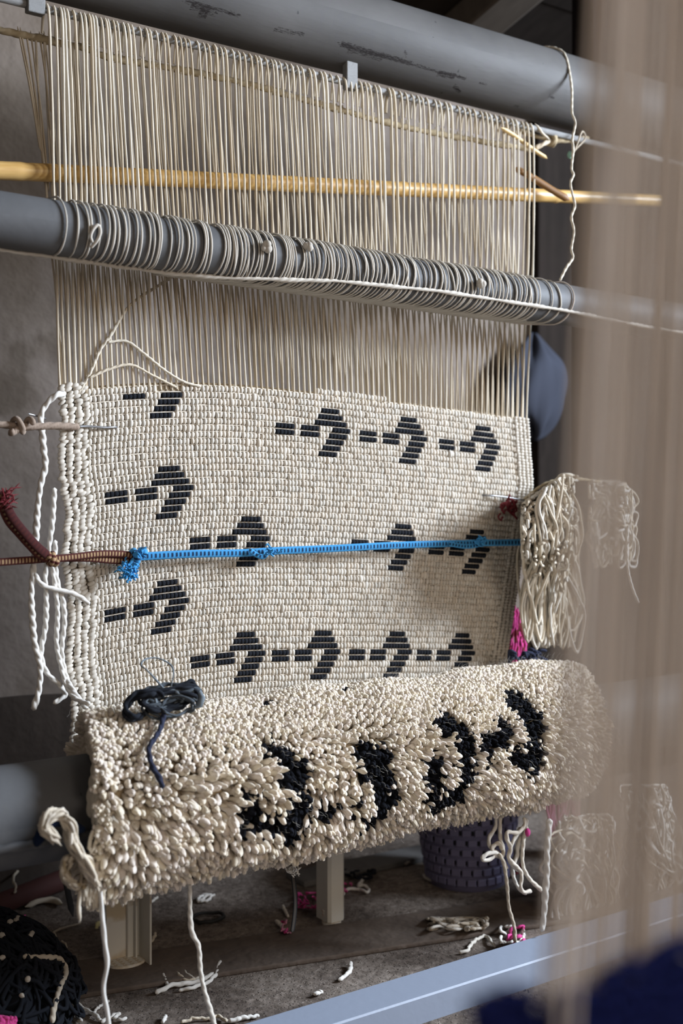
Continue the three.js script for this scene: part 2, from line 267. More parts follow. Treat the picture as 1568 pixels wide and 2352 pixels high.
const xToPx = (x, z) => { const a = x - CAM.x, b = CAM.z - z, dep = a * SN + b * CS, lat = a * CS - b * SN; return PX0 + FOCAL * lat / dep; };
{
  const cp = []; for (let x = -0.75; x <= 0.95; x += 0.02) cp.push(hp(x, cordAng(xToPx(x, HB.z + 0.03)), 0.0035 + rr(-0.0006, 0.0006)));
  mesh('binding_cord', yarn(cp, 0.0033, { ply: 2, pitch: 0.014, n: 900, m: 8, slub: 0.18 }), M.heddle, heddle, 'twisted cream cord tying the loops');
  // loops: where they cross the pipe, from the photograph's spacing (px on the pipe)
  const spots = []; const q = rng(21);
  const runs = [[145, 145, 1], [185, 232, 4], [246, 316, 6], [332, 345, 2], [358, 380, 3], [398, 450, 6], [470, 492, 3], [512, 545, 5], [545, 580, 7], [588, 632, 6], [648, 700, 7], [706, 770, 10], [775, 850, 10], [856, 960, 14], [974, 998, 3], [1008, 1040, 4], [1046, 1088, 7], [1100, 1180, 10], [1184, 1230, 6], [1240, 1286, 3]];
  for (const [a, b, n] of runs) for (let i = 0; i < n; i++) spots.push(n > 1 ? lerp(a, b, i / (n - 1)) + rr(-2, 2, q) : a);
  spots.push(1311);
  for (const px of spots) {
    const x = onPipe(px, lerp(505, 690, px / 1290), HB.y, HB.z, HB.R).x, ac = cordAng(px), pts = [], lean = rr(-0.004, 0.006, q), lift = rr(0.0016, 0.0032, q), bow = rr(-0.006, 0.006, q);
    pts.push(V(x - 0.006, HBy(x) + HB.R + rr(-0.012, 0.004, q), 0.004)); pts.push(V(x - 0.004, HBy(x) + HB.R + 0.002, 0.05));
    for (let k = 0; k <= 6; k++) { const t = k / 6, a = lerp(98 * D2R, ac, t); pts.push(hp(x + lean * (t - 0.5) + bow * Math.sin(Math.PI * t), a, lift)); }
    if (ac > -85 * D2R) { for (let k = 1; k <= 4; k++) { const a = lerp(ac, -105 * D2R, k / 4); pts.push(hp(x + lean * 0.5 - 0.012 * k / 4, a, lift)); } pts.push(V(x - 0.018, HBy(x) - HB.R + 0.006, 0.035)); pts.push(V(x - 0.02, HBy(x) - HB.R + 0.012, 0.004)); }
    mesh('heddle_loop', yarn(pts, rr(0.00115, 0.0016, q), { n: 34, m: 6, slub: 0.16, rnd: q, cap: false }), px === 1311 ? M.nearWarp : M.heddle, heddle);
  }
  // two fluffy knots and one loose tied loop on the pipe
  for (const [px, py] of [[610, 571], [706, 573], [1103, 648]]) { const h = onPipe(px, py, HBy(0), HB.z, HB.R + 0.008); const g = []; for (let k = 0; k < 5; k++) g.push(new THREE.IcosahedronGeometry(rr(0.004, 0.0065), 2).scale(1, 1.1, 1).translate(...hp(h.x + rr(-0.004, 0.004), h.a + rr(-0.09, 0.09), 0.008 + rr(-0.002, 0.004)).toArray())); mesh('fluff_knot', mergeGeometries(g), M.heddle, heddle, 'fluffy cream yarn knot'); }
  const lp = [[213, 560], [208, 545], [216, 525], [226, 519], [230, 535], [222, 555], [207, 572]].map(([a, b]) => { const h = onPipe(a, b, HBy(-0.43), HB.z, HB.R + 0.006); return hp(h.x, h.a, 0.006); });
  mesh('loose_loop', yarn(lp, 0.0022, { slub: 0.1, n: 40 }), M.heddle, heddle);
}

// ------------------------------------------------------------------ the rug on the loom: warp, flat weave, rolled pile
const rug = thing('woven_rug', 'unfinished cream shag rug with dark dashed bird-like motifs stretched on the loom', 'rug');
const RT = 0.91, NC = 122, RP = 0.0098;
const arch = (x, s) => x < -0.2 ? -0.29 * (x + 0.2) ** 2 : -(0.030 + 0.022 * s) * ((x + 0.2) / 0.62) ** 1.3;
const edgeL = (s) => lerp(-0.481, -0.463, s) + 0.003 * Math.sin(s * 21);
const edgeR = (s) => s < 0.25 ? lerp(0.412, 0.424, s / 0.25) : lerp(0.424, 0.352, (s - 0.25) / 0.75);
const innerL = (s) => edgeL(s) + 0.043, innerR = (s) => edgeR(s) - 0.036;
function grid(c, r) { const s = clamp(r / 46, 0, 1.3), x = lerp(innerL(s), innerR(s), c / NC); return V(x, RT + arch(x, s) - r * RP, 0); }
function toGrid(px, py) { const p = W(px, py, 0.003); let s = 0, r = 0; for (let k = 0; k < 4; k++) { r = (RT + arch(p.x, s) - p.y) / RP; s = clamp(r / 46, 0, 1.3); } return { c: (p.x - innerL(s)) / (innerR(s) - innerL(s)) * NC, r }; }
const ROWS = 58;
{
  // motif rows: [row, from column, to column] about the top dash
  const bird = [[0, -2, 2], [1, -3, 3], [2, -4, 4], [3, 1, 5], [4, 0, 4], [5, -1, 3], [6, -2, 2], [7, -3, 1], [3, -8, -4], [4, -8, -4]], dash = [[3, -15, -11], [4, -15, -11]];
  const dashes = [], anchors = [[752, 941, 1], [933, 956, 1], [1106, 976, 1], [383, 1064, 1], [577, 1184, 1], [921, 1197, 1], [1090, 1211, 1], [375, 1336, 1], [564, 1446, 1], [741, 1443, 1], [907, 1446, 1], [1059, 1450, 1]];
  for (const [px, py] of anchors) { const g = toGrid(px, py), c0 = Math.round(g.c), r0 = Math.round(g.r); for (const [r, a, b] of [...bird, ...dash]) dashes.push([r0 + r, c0 + a, c0 + b]); }
  { const g = toGrid(392, 900), c0 = Math.round(g.c), r0 = Math.max(0, Math.round(g.r)); for (const [r, a, b] of [[0, -2, 2], [1, -3, 1], [2, -4, 0], [3, -5, -1]]) dashes.push([r0 + r, c0 + a, c0 + b]); dashes.push([r0, c0 - 11, c0 - 7]); }
  const dark = new Map(); dashes.forEach(([r, a, b], i) => { for (let c = a; c <= b; c++) dark.set(r * 1000 + c, i); });
  // ground cloth behind the knots
  const gp = [], gi = [], NX = 60; for (let r = 0; r <= ROWS; r++) for (let i = 0; i <= NX; i++) { const s = clamp(r / 46, 0, 1.3), x = lerp(edgeL(s) + 0.004, edgeR(s) - 0.004, i / NX); gp.push(x, RT + arch(x, s) - (r - 0.4) * RP, -0.0015); }
  for (let r = 0; r < ROWS; r++) for (let i = 0; i < NX; i++) { const a = r * (NX + 1) + i; gi.push(a, a + NX + 1, a + 1, a + 1, a + NX + 1, a + NX + 2); }
  const gg = new THREE.BufferGeometry(); gg.setAttribute('position', new THREE.Float32BufferAttribute(gp, 3)); gg.setAttribute('uv', new THREE.Float32BufferAttribute(gp.filter((_, i) => i % 3 !== 2).map((v) => v * 12), 2)); gg.setIndex(gi); gg.computeVertexNormals();
  mesh('ground_weave', gg, M.ground, rug);
  // one knot: a plump upright stitch
  const bead = new THREE.SphereGeometry(1, 10, 8); { const p = bead.attributes.position; for (let i = 0; i < p.count; i++) { let x = p.getX(i), y = p.getY(i), z = p.getZ(i); const k = 1 - 0.14 * Math.abs(y); const sx = Math.sign(x) * Math.pow(Math.abs(x), 0.85), sy = Math.sign(y) * Math.pow(Math.abs(y), 0.72); p.setXYZ(i, sx * k + 0.10 * sy, sy, z); } bead.computeVertexNormals(); }
  const q = rng(5), cands = [], colw = (s) => (innerR(s) - innerL(s)) / NC, m4 = new THREE.Matrix4(), eu = new THREE.Euler(), qt = new THREE.Quaternion();
  const put = (p, w, h, d, rot, rx = 0) => { qt.setFromEuler(eu.set(rx, 0, rot)); return new THREE.Matrix4().compose(p, qt, V(w, h, d)); };
  const stepUp = (c, r) => r >= 0 || (c > 57 && c < 79 && r >= -1);
  for (let r = -1; r < ROWS; r++) for (let c = 0; c < NC; c++) {
    if (!stepUp(c, r) || dark.has(r * 1000 + c)) continue;
    if (r === 0 && c > 15 && c < 22) continue;                                  // the top row is not yet closed here
    const s = clamp(r / 46, 0, 1.3), p = grid(c + 0.5, r + 0.5); p.x += rr(-0.0004, 0.0004, q); p.y += rr(-0.0007, 0.0007, q); p.z = rr(0.0002, 0.0013, q);
    const big = q() < 0.012 ? 1.35 : 1, w = colw(s) * 0.505 * rr(0.86, 1.06, q) * big, h = RP * 0.515 * rr(0.90, 1.06, q) * big;
    const t = rr(0.88, 1.08, q), b = rr(0.93, 1.05, q);
    cands.push({ p, m: put(p, w, h, 0.0033 * rr(0.85, 1.2, q) * big, rr(-0.16, 0.12, q)), c: [0.60 * t, 0.55 * t * (0.5 + 0.5 * b), 0.475 * t * b] });
  }
  cands.forEach((e) => { e.d = e.p.distanceTo(CAM); }); cands.sort((a, b) => a.d - b.d);
  const kmat = [[0.59, 0.54, 0.465], [0.56, 0.51, 0.435], [0.625, 0.575, 0.50], [0.60, 0.555, 0.485]].map((c) => wool(c, { bumpMap: null }));
  cands.slice(0, 300).forEach((e, i) => { const m = mesh('knot', bead, kmat[i % 4], rug); e.m.decompose(m.position, m.quaternion, m.scale); });
  inst('knots', bead, M.knotInst, cands.slice(300), rug);
  dashes.forEach(([r, a, b]) => {
    if (r > 47) return; const gs = [];
    for (let c = a; c <= b; c++) { if (c < 0 || c >= NC) continue; const p = grid(c + 0.5, r + 0.5), s = clamp(r / 46, 0, 1.3); p.z = 0.0015 + rr(0, 0.0006, q); gs.push(bead.clone().applyMatrix4(put(p, colw(s) * 0.62, RP * 0.41 * rr(0.92, 1.06, q), 0.0034, rr(-0.1, 0.1, q)))); }
    if (gs.length) mesh('dark_knot_row', mergeGeometries(gs), M.black, rug, 'row of black wool knots');
  });
  // weft line between the rows of a motif is the cream ground: a thin cord per row
  const cords = []; for (let r = 0; r <= 48; r++) { const pts = []; for (let i = 0; i <= 24; i++) { const p = grid(i / 24 * NC, r); p.z = 0.0004; pts.push(p); } cords.push(yarn(pts, 0.0012, { n: 110, m: 5, slub: 0.2 })); }
  mesh('weft', mergeGeometries(cords), M.cream, rug).userData.kind = 'stuff';
  // selvedges: chunky wrapped columns
  const sel = []; const stitch = new THREE.SphereGeometry(1, 10, 7);
  for (let k = 0; k < 4; k++) for (let r = -0.8; r < ROWS; r += 0.56) { const s = clamp(r / 46, 0, 1.3), x = edgeL(s) + 0.006 + k * 0.0105 + rr(-0.0022, 0.0022, q), y = RT + arch(x, s) - r * RP + rr(-0.001, 0.001, q); const t = rr(0.9, 1.08, q); sel.push({ m: put(V(x, y, 0.003 + (k === 1 || k === 2 ? 0.001 : 0)), 0.0066 * rr(0.85, 1.12, q), 0.0035 * rr(0.8, 1.2, q), 0.0042, (k % 2 ? 0.5 : 0.42) + rr(-0.2, 0.2, q)), c: [0.60 * t, 0.55 * t, 0.475 * t] }); }
  inst('selvedge', stitch, M.knotInst, sel, rug);
  const sel2 = []; for (let k = 0; k < 4; k++) for (let r = 0; r < ROWS; r += 0.52) { const s = clamp(r / 46, 0, 1.3), x = edgeR(s) - 0.005 - k * 0.0095 + rr(-0.0009, 0.0009, q), y = RT + arch(x, s) - r * RP; const t = rr(0.9, 1.08, q); sel2.push({ m: put(V(x, y, 0.003), 0.0050, 0.0031 * rr(0.9, 1.15, q), 0.0042, (k % 2 ? 0.5 : 0.35) + rr(-0.15, 0.15, q)), c: [0.60 * t, 0.55 * t, 0.475 * t] }); }
  inst('selvedge', stitch, M.knotInst, sel2, rug);
}
{ // warp: a front sheet over the rod and a back sheet from the cord
  const q = rng(33), NW = 90, mats = [M.warp, M.warpC, M.warp, M.warpB];
  let drift = 0; 
  for (let i = 0; i < NW; i++) {
    const u0 = i / (NW - 1), u = u0 * 0.76 + 0.24 * u0 * u0; drift = drift * 0.5 + rr(-0.0036, 0.0036, q);
    const xb = lerp(edgeL(0) + 0.005, edgeR(0) - 0.004, u), bump = smooth(0.03, 0.16, u) * (1 - smooth(0.60, 0.95, u));
    let xt = lerp(-0.492, 0.431, u) - 0.020 * bump + drift; if (xt > 0.080 && xt < 0.100) xt = xt < 0.09 ? 0.0795 : 0.1005; const yb = RT + arch(xb, 0) - 0.006 - (u > 0.115 && u < 0.17 ? RP : 0);
    const top = V(xt, RODY + 0.0065, RODZ), pts = [V(xt - 0.001, RODY - 0.03, RODZ - 0.012), V(xt, RODY + 0.0005, RODZ - 0.0078), top, V(xt, RODY + 0.0005, RODZ + 0.0078)];
    for (let k = 1; k <= 7; k++) { const t = k / 7; pts.push(V(lerp(xt, xb, Math.pow(t, 1.2)) + (k < 7 ? rr(-0.0009, 0.0009, q) : 0) - 0.45 * drift * Math.sin(Math.PI * t), lerp(RODY - 0.01, yb, t), lerp(0.0, 0.001, t) + (t < 0.75 ? 0.004 * Math.sin(Math.PI * t / 0.75) : 0))); }
    const extra = q() < 0.16;
    mesh('warp_thread', yarn(pts, rr(0.0015, 0.0021, q) * (extra ? 1.3 : 1), { n: 64, m: 6, slub: 0.11, rnd: q, cap: false }), mats[Math.floor(q() * 4)], rug);
  }
  for (let i = 0; i < NW; i++) {
    const u0 = (i + 0.5) / NW, u = u0 * 0.76 + 0.24 * u0 * u0, xb = lerp(edgeL(0) + 0.005, edgeR(0) - 0.004, u) + rr(-0.001, 0.001, q), xt = lerp(-0.50, 0.425, u) + rr(-0.006, 0.006, q) - 0.014 * smooth(0.03, 0.2, u) * (1 - smooth(0.6, 0.95, u)), yb = RT + arch(xb, 0) - 0.008 - (u > 0.115 && u < 0.17 ? RP : 0), yt = RODY - 0.026;
    const pts = []; for (let k = 0; k <= 7; k++) { const t = k / 7; pts.push(V(lerp(xt, xb, t) + rr(-0.001, 0.001, q), lerp(yt, yb, t), lerp(-0.043, -0.001, smooth(0.1, 1, t)))); }
    mesh('warp_thread', yarn(pts, rr(0.0013, 0.0018, q), { n: 46, m: 5, slub: 0.1, rnd: q, cap: false }), mats[Math.floor(q() * 4)], rug);
  }
  // slack threads of the back sheet left of the warp
  for (const [a, b] of [[[40, 60], [92, 345]], [[46, 62], [95, 350]], [[60, 72], [104, 430]], [[70, 70], [112, 440]], [[90, 72], [116, 300]], [[100, 70], [118, 260]]]) { const p = W(a[0], a[1], -0.045), e = W(b[0], b[1], -0.035); mesh('warp_thread', yarn([p, p.clone().lerp(e, 0.5).add(V(0.002, 0, 0)), e], 0.0015, { n: 30, m: 5 }), M.warpB, rug); }
}
{ // rolled end: pile outwards round the lower pipe
  const q = rng(77), cy = LB.y, cz = LB.z, RC = 0.098;
  const xl = -0.540, xr = 0.446, endL = (a) => -0.450 - 0.25 * (cz + 0.11 * Math.cos(a)), endR = (a) => 0.452 - 0.42 * (cz + 0.11 * Math.cos(a));
  // rolled body, slightly lumpy
  const nx = 60, na = 60, P = [], U = [], I = []; const bodyR = (x, a) => RC + 0.003 * Math.sin(x * 17 + a * 2) + 0.0025 * Math.sin(x * 41 - a * 3);
  for (let i = 0; i <= nx; i++) for (let j = 0; j <= na; j++) { const a = j / na * 6.2832, x = lerp(endL(a), endR(a), i / nx), r = bodyR(x, a); P.push(x, cy + r * Math.sin(a), cz + r * Math.cos(a)); U.push(x * 12, a * 1.2); }
  for (let i = 0; i < nx; i++) for (let j = 0; j < na; j++) { const a = i * (na + 1) + j, b = a + na + 1; I.push(a, a + 1, b, b, a + 1, b + 1); }
  const g = new THREE.BufferGeometry(); g.setAttribute('position', new THREE.Float32BufferAttribute(P, 3)); g.setAttribute('uv', new THREE.Float32BufferAttribute(U, 2)); g.setIndex(I); g.computeVertexNormals();
  mesh('pile_backing', g, M.backing, rug);
  // spiral of the rolled cloth at both ends
  for (const [end, sg] of [[endL, -1], [endR, 1]]) { const sp = []; for (let k = 0; k <= 140; k++) { const t = k / 140, a = t * Math.PI * 2 * 3.5, r = lerp(0.069, 0.098, t); sp.push(V(end(a) + sg * (0.003 * Math.sin(a * 5)), cy + r * Math.sin(a), cz + r * Math.cos(a))); } mesh('rolled_edge', yarn(sp, 0.0056, { ply: 2, pitch: 0.018, n: 700, m: 9, slub: 0.12 }), M.creamB, rug); }
  // dark pattern: strokes drawn in the photograph's pixels, carried onto the roll
  const st = [[[640, 1730], [680, 1790], [692, 1850], [668, 1912], 24], [[668, 1880], [610, 1885], [568, 1880], [572, 1835], 17], [[745, 1862], [762, 1850], 15], [[842, 1722], [872, 1775], [893, 1835], [868, 1878], [850, 1885], 24], [[882, 1718], [862, 1740], 14], [[820, 1838], [812, 1850], 11], [[1028, 1665], [1066, 1706], [1064, 1770], [1045, 1830], [1012, 1848], 21], [[992, 1752], [998, 1800], [1008, 1840], 18], [[1160, 1660], [1155, 1700], 15], [[1120, 1695], [1118, 1740], 15], [[1185, 1598], [1222, 1640], [1228, 1700], [1224, 1760], 23], [[1180, 1735], [1205, 1750], 15], [[1205, 1508], [1232, 1520], 12], [[440, 2012], [450, 2006], 14], [[612, 1606], [620, 1602], 9], [[790, 1584], [800, 1580], 8], [[940, 1548], [965, 1540], 9], [[1165, 1502], [1240, 1512], 8]]
    .map((s) => { const w = s.pop(); return { w, p: s }; });
  const segD = (px, py, a, b) => { const dx = b[0] - a[0], dy = b[1] - a[1], t = clamp(((px - a[0]) * dx + (py - a[1]) * dy) / (dx * dx + dy * dy), 0, 1); return Math.hypot(px - a[0] - t * dx, py - a[1] - t * dy); };
  // strokes as (x, arc) on the roll
  const surf = (px, py) => { const h = onPipe(px, py, cy, cz, 0.114); return [h.x, h.a * 0.114]; };
  const strokes = st.map(({ w, p }) => { const c = surf(...p[0]), e = surf(p[0][0], p[0][1] + 4); return { p: p.map((k) => surf(...k)), w: w * 0.00085 }; });
  const isDark = (x, a) => { for (const s of strokes) { const w = s.w * (1 + 0.22 * Math.sin(x * 310 + a * 140)); for (let i = 1; i < s.p.length; i++) if (segD(x, a * 0.114, s.p[i - 1], s.p[i]) < w) return true; } return false; };
  // one tuft: a short two-ply yarn end, bent a little, three variants
  const tuft = (bend, ply) => { const pts = []; for (let k = 0; k <= 4; k++) { const t = k / 4; pts.push(V(bend * t * t, t, 0.5 * bend * t * t * t)); } const gg = yarn(pts, 0.23, { ply: 2, pitch: ply, depth: 0.34, m: 10, n: 12, slub: 0, rnd: rng(3) }); const p = gg.attributes.position; for (let i = 0; i < p.count; i++) { const k = 0.72 + 0.42 * Math.sin(clamp(p.getY(i), 0, 1) * 1.9); p.setX(i, bend * p.getY(i) ** 2 + (p.getX(i) - bend * p.getY(i) ** 2) * k); p.setZ(i, p.getZ(i) * k); } gg.computeVertexNormals(); return gg; };
  const tg = [tuft(0.12, 0.62), tuft(0.3, 0.7), tuft(-0.18, 0.55)];
  const lists = [[], [], []], darkList = []; const up = V(0, 1, 0), qt = new THREE.Quaternion();
  const add = (x, a, big, dirX, forceDark) => {
    const n = V(0, Math.sin(a), Math.cos(a)), dk = forceDark ?? isDark(x, a);
    const cl = nz(((x * 1.9) % 1 + 1) % 1, ((a * 0.6) % 1 + 1) % 1, 11, 3) - 0.5, cl2 = nz2(((x * 2.3) % 1 + 1) % 1, ((a * 0.7) % 1 + 1) % 1, 9, 3) - 0.5;
    const tp = smooth(0.2, 0.8, a) * (a < 2.6 ? 1 : 0);
    const d = n.clone().multiplyScalar(1).add(V(dirX + (cl * 3.0 + rr(-0.38, 0.38, q)) * (1 - 0.45 * tp), -0.30 * (1 - tp) - 0.25 * big + (cl2 * 2.3 + rr(-0.3, 0.3, q)) * (1 - 0.45 * tp), rr(-0.25, 0.25, q))).normalize(); if (d.dot(n) < 0.25) d.addScaledVector(n, 0.45).normalize();
    const L = lerp(rr(0.021, 0.031, q), rr(0.0125, 0.0160, q), tp) * (1 + 0.3 * big) * (dk ? 0.8 : 1), w = rr(0.0102, 0.0142, q) * (1 + 0.36 * big) * (dk ? 1.1 : 1); qt.setFromUnitVectors(up, d); qt.multiply(new THREE.Quaternion().setFromAxisAngle(up, q() * 6.283));
    const r = bodyR(x, a) - 0.003 + 0.007 * tp, e = { m: new THREE.Matrix4().compose(V(x, cy + r * n.y, cz + r * n.z), qt, V(w, L, w)) };
    const t = rr(0.9, 1.08, q);
    if (dk) { const k = rr(0.7, 1.5, q); e.c = [0.007 * k, 0.0075 * k, 0.010 * k]; darkList.push(e); } else { e.c = [0.83 * t, 0.738 * t, 0.62 * t * rr(0.93, 1.05, q)]; lists[Math.floor(q() * 3)].push(e); }
  };
  const cell = 0.0047, rows = Math.round(6.283 * RC / cell), cols = Math.round((xr - xl) / cell);
  for (let i = 0; i < cols; i++) for (let j = 0; j < rows; j++) {
    const x = xl + (i + rr(0, 1, q)) * cell, a = (j + rr(0, 1, q)) / rows * 6.283 - Math.PI; if (Math.cos(a - 195 * D2R) > 0.8 || x < endL(a) || x > endR(a)) continue; // the side pressed to the cloth
    const big = smooth(0.12, -0.5, x) * smooth(1.0, 0.1, a) * smooth(-1.7, -0.9, a);
    if (q() < big * 0.38) continue; add(x, a, big, x < endL(a) + 0.03 ? -0.35 : x > endR(a) - 0.05 ? 0.5 : 0);
  }
  for (let k = 0; k < 620; k++) { const a = rr(-Math.PI, Math.PI, q); add(endL(a) + rr(-0.002, 0.004, q), a, 0.1, -0.8, false); }
  for (let k = 0; k < 520; k++) { const a = rr(-Math.PI, Math.PI, q); add(endR(a) - rr(0, 0.012, q), a, 0.2, 1.0, undefined); }
  const pileMat = wool([1, 1, 1], { bumpMap: fuzzBump, bumpScale: 0.0003, sheen: 0.5, transmission: 0.2, thickness: 0 }), pileDark = wool([1, 1, 1], { sheen: 0, specularIntensity: 0.15, bumpMap: null });
  lists.forEach((l, i) => inst('cream_pile', tg[i], pileMat, l, rug)); inst('black_pile', tg[1], pileDark, darkList, rug);
  // stray fibres standing off the pile and the top of the weave
  const hair = yarn([V(0, 0, 0), V(0.1, 0.4, 0.05), V(0.05, 0.75, 0.2), V(0.3, 1, 0.25)], 0.006, { n: 6, m: 3, slub: 0, cap: false }), hl = [];
  for (let k = 0; k < 1800; k++) { const x = rr(-0.50, 0.40, q), a = rr(-1.2, 2.2, q), d = V(rr(-0.6, 0.6, q), Math.sin(a) + rr(-0.5, 0.5, q), Math.cos(a) + rr(-0.5, 0.5, q)).normalize(); qt.setFromUnitVectors(up, d); const L = rr(0.005, 0.012, q); hl.push({ m: new THREE.Matrix4().compose(V(x, cy + 0.118 * Math.sin(a), cz + 0.118 * Math.cos(a)), qt, V(L * 2.2, L, L * 2.2)), c: [0.74, 0.69, 0.61] }); }
  inst('stray_fibre', hair, pileMat, hl, rug);
}
const lb = thing('lower_beam', 'thick grey painted pipe at lower left carrying the rolled rug', 'loom beam');
mesh('pipe', pipeUV(pipeX(-0.97, 0.9, LB.R), LB.R).translate(0, LB.y, LB.z), M.paint, lb);
{ const pts = []; for (let x = -0.9; x <= -0.40; x += 0.02) pts.push(V(x, LB.y - 0.020, LB.z + LB.R + 0.001)); mesh('ribbed_rod', yarn(pts, 0.0062, { ply: 2, pitch: 0.028, depth: 0.18, n: 260, m: 12, slub: 0 }), M.paint, lb, 'ribbed steel rod welded along the pipe'); }

// ------------------------------------------------------------------ bamboo rod, skewers, odd threads above
const bam = thing('bamboo_rod', 'yellow bamboo rod passed between the two sheets of warp threads', 'rod');
{
  const a = W(-40, 390, -0.02), b = W(1522, 462, -0.02), L = a.distanceTo(b), ax = b.clone().sub(a).normalize(), pts = [], n = 160, nodes = [0.035, 0.36, 0.52, 0.78];
  const prof = []; for (let k = 0; k <= n; k++) { const t = k / n; let r = lerp(0.0126, 0.0118, t); for (const q of nodes) { const d = (t - q) * L; r += 0.0016 * Math.exp(-((d / 0.004) ** 2)) - 0.0008 * Math.exp(-(((d - 0.008) / 0.004) ** 2)); } prof.push(new THREE.Vector2(k === 0 || k === n ? 0.001 : r, t * L)); }
  const g = new THREE.LatheGeometry(prof, 28); g.applyQuaternion(new THREE.Quaternion().setFromUnitVectors(V(0, 1, 0), ax)).translate(a.x, a.y, a.z); mesh('cane', g, M.bamboo, bam);
}
const stick = (name, label, p, e, r, mat) => { const pts = []; for (let k = 0; k <= 6; k++) pts.push(p.clone().lerp(e, k / 6).add(V(0, 0.001 * Math.sin(k), 0))); return tag(mesh(name, yarn(pts, r, { m: 6, n: 14, slub: 0.04, flat: 0.7 }), mat), label, 'stick'); };
stick('wood_skewer', 'pale split stick slipped through the warp under the rod at upper right', W(1150, 293, 0.010), W(1256, 364, -0.022), 0.0048, M.skewer);
stick('wood_skewer', 'dark brown stick slanting across the bamboo rod at the right edge of the warp', W(1180, 385, -0.01), W(1308, 459, 0.02), 0.0068, M.bambooDark);
{
  const t = thing('knotted_cord', 'brown cord end knotted right of the warp beside the pale stick', 'cord');
  const k = W(1266, 322, -0.02); const e1 = W(1228, 312, -0.03), e2 = W(1226, 342, -0.02);
  mesh('strand', yarn([W(1190, 300, -0.04), e1, k], 0.0045, { ply: 2, pitch: 0.02 }), M.jute, t); mesh('strand', yarn([e2, W(1245, 332, -0.015), k], 0.0045, { ply: 2, pitch: 0.02 }), M.warpB, t);
  mesh('strand', yarn([k, W(1310, 322, -0.02), W(1350, 318, -0.03)], 0.006, { ply: 2, pitch: 0.022 }), M.jute, t);
  const kn = []; for (let i = 0; i < 26; i++) { const a = i / 25 * Math.PI * 4.2; kn.push(k.clone().add(V(0.005 * Math.sin(a * 0.5), 0.0085 * Math.sin(a), 0.0085 * Math.cos(a)))); } mesh('knot', yarn(kn, 0.0048, { n: 80 }), M.jute, t);
  mesh('strand', yarn([W(1228, 284, -0.01), W(1238, 296, -0.006), W(1244, 305, -0.006), W(1262, 321, -0.006)], 0.0026, {}), M.warpC, t);
}
{ // the long thread that hangs from the upper beam to the heddle bar
  const q = rng(4), pts = []; for (let k = 0; k <= 5; k++) { const a = lerp(125, 42, k / 5) * D2R; const h = onPipe(1309, 170, UB.y, UB.z, UB.R); pts.push(V(h.x - 0.03 * (1 - k / 5) ** 1.5, UB.y + (UB.R + 0.0025) * Math.sin(a), UB.z + (UB.R + 0.0025) * Math.cos(a))); }
  for (const [a, b, z] of [[1312, 200, 0.048], [1314, 262, 0.06], [1321, 280, 0.064], [1314, 320, 0.068], [1316, 340, 0.07], [1313, 392, 0.078], [1317, 400, 0.08], [1310, 420, 0.084], [1314, 445, 0.088], [1320, 472, 0.094], [1312, 500, 0.10], [1318, 530, 0.106], [1312, 575, 0.115], [1316, 590, 0.12], [1300, 615, 0.125], [1285, 645, 0.128]]) pts.push(W(a, b, z));
  tag(mesh('hanging_thread', yarn(pts, 0.0024, { ply: 2, pitch: 0.014, m: 8, n: 220 }), M.warpC), 'cream thread looped over the top pipe and falling to the heddle bar end', 'thread');
}
tag(mesh('thread_tangle', yarn([W(1308, 358, 0.0), W(1325, 340, 0.01), W(1345, 315, 0.01), W(1338, 302, 0.01), W(1326, 330, 0.012), W(1312, 362, 0.004)], 0.0017, { n: 50 }), M.creamB), 'small loose thread with a green end beside the long hanging thread', 'thread');
tag(mesh('green_knot', new THREE.IcosahedronGeometry(0.006, 2).scale(0.8, 1.2, 0.8).translate(...W(1308, 356, 0.0).toArray()), M.teal), 'tiny pale green yarn knot at the upper right beside the hanging thread', 'knot');
// slack weft yarns across the open warp
const loose = (name, label, pts, r, mat, o = {}, cat = 'yarn', group) => tag(mesh(name, yarn(pts, r, o), mat), label, cat, group);
loose('slack_weft', 'slack cream yarn climbing diagonally through the open warp to the heddle bar', [W(180, 905, 0.004), W(205, 860, 0.006), W(232, 800, 0.006), W(250, 776, 0.006), W(300, 700, -0.004), W(365, 655, -0.008), W(412, 625, -0.012)], 0.0023, M.warpC, { ply: 2, pitch: 0.012, n: 130 });
loose('slack_weft', 'slack cream yarn arching over the upper left corner of the weave', [W(246, 786, 0.008), W(290, 784, 0.006), W(330, 812, 0.006), W(372, 846, 0.006), W(420, 876, 0.006), W(462, 888, 0.004)], 0.0022, M.warpC, { ply: 2, pitch: 0.012, n: 110 });
loose('slack_weft', 'short slack cream yarn just above the topmost left dark dashes', [W(205, 868, 0.008), W(250, 848, 0.008), W(300, 838, 0.008), W(350, 862, 0.006), W(405, 890, 0.004)], 0.002, M.warp, { ply: 2, pitch: 0.012, n: 90 });

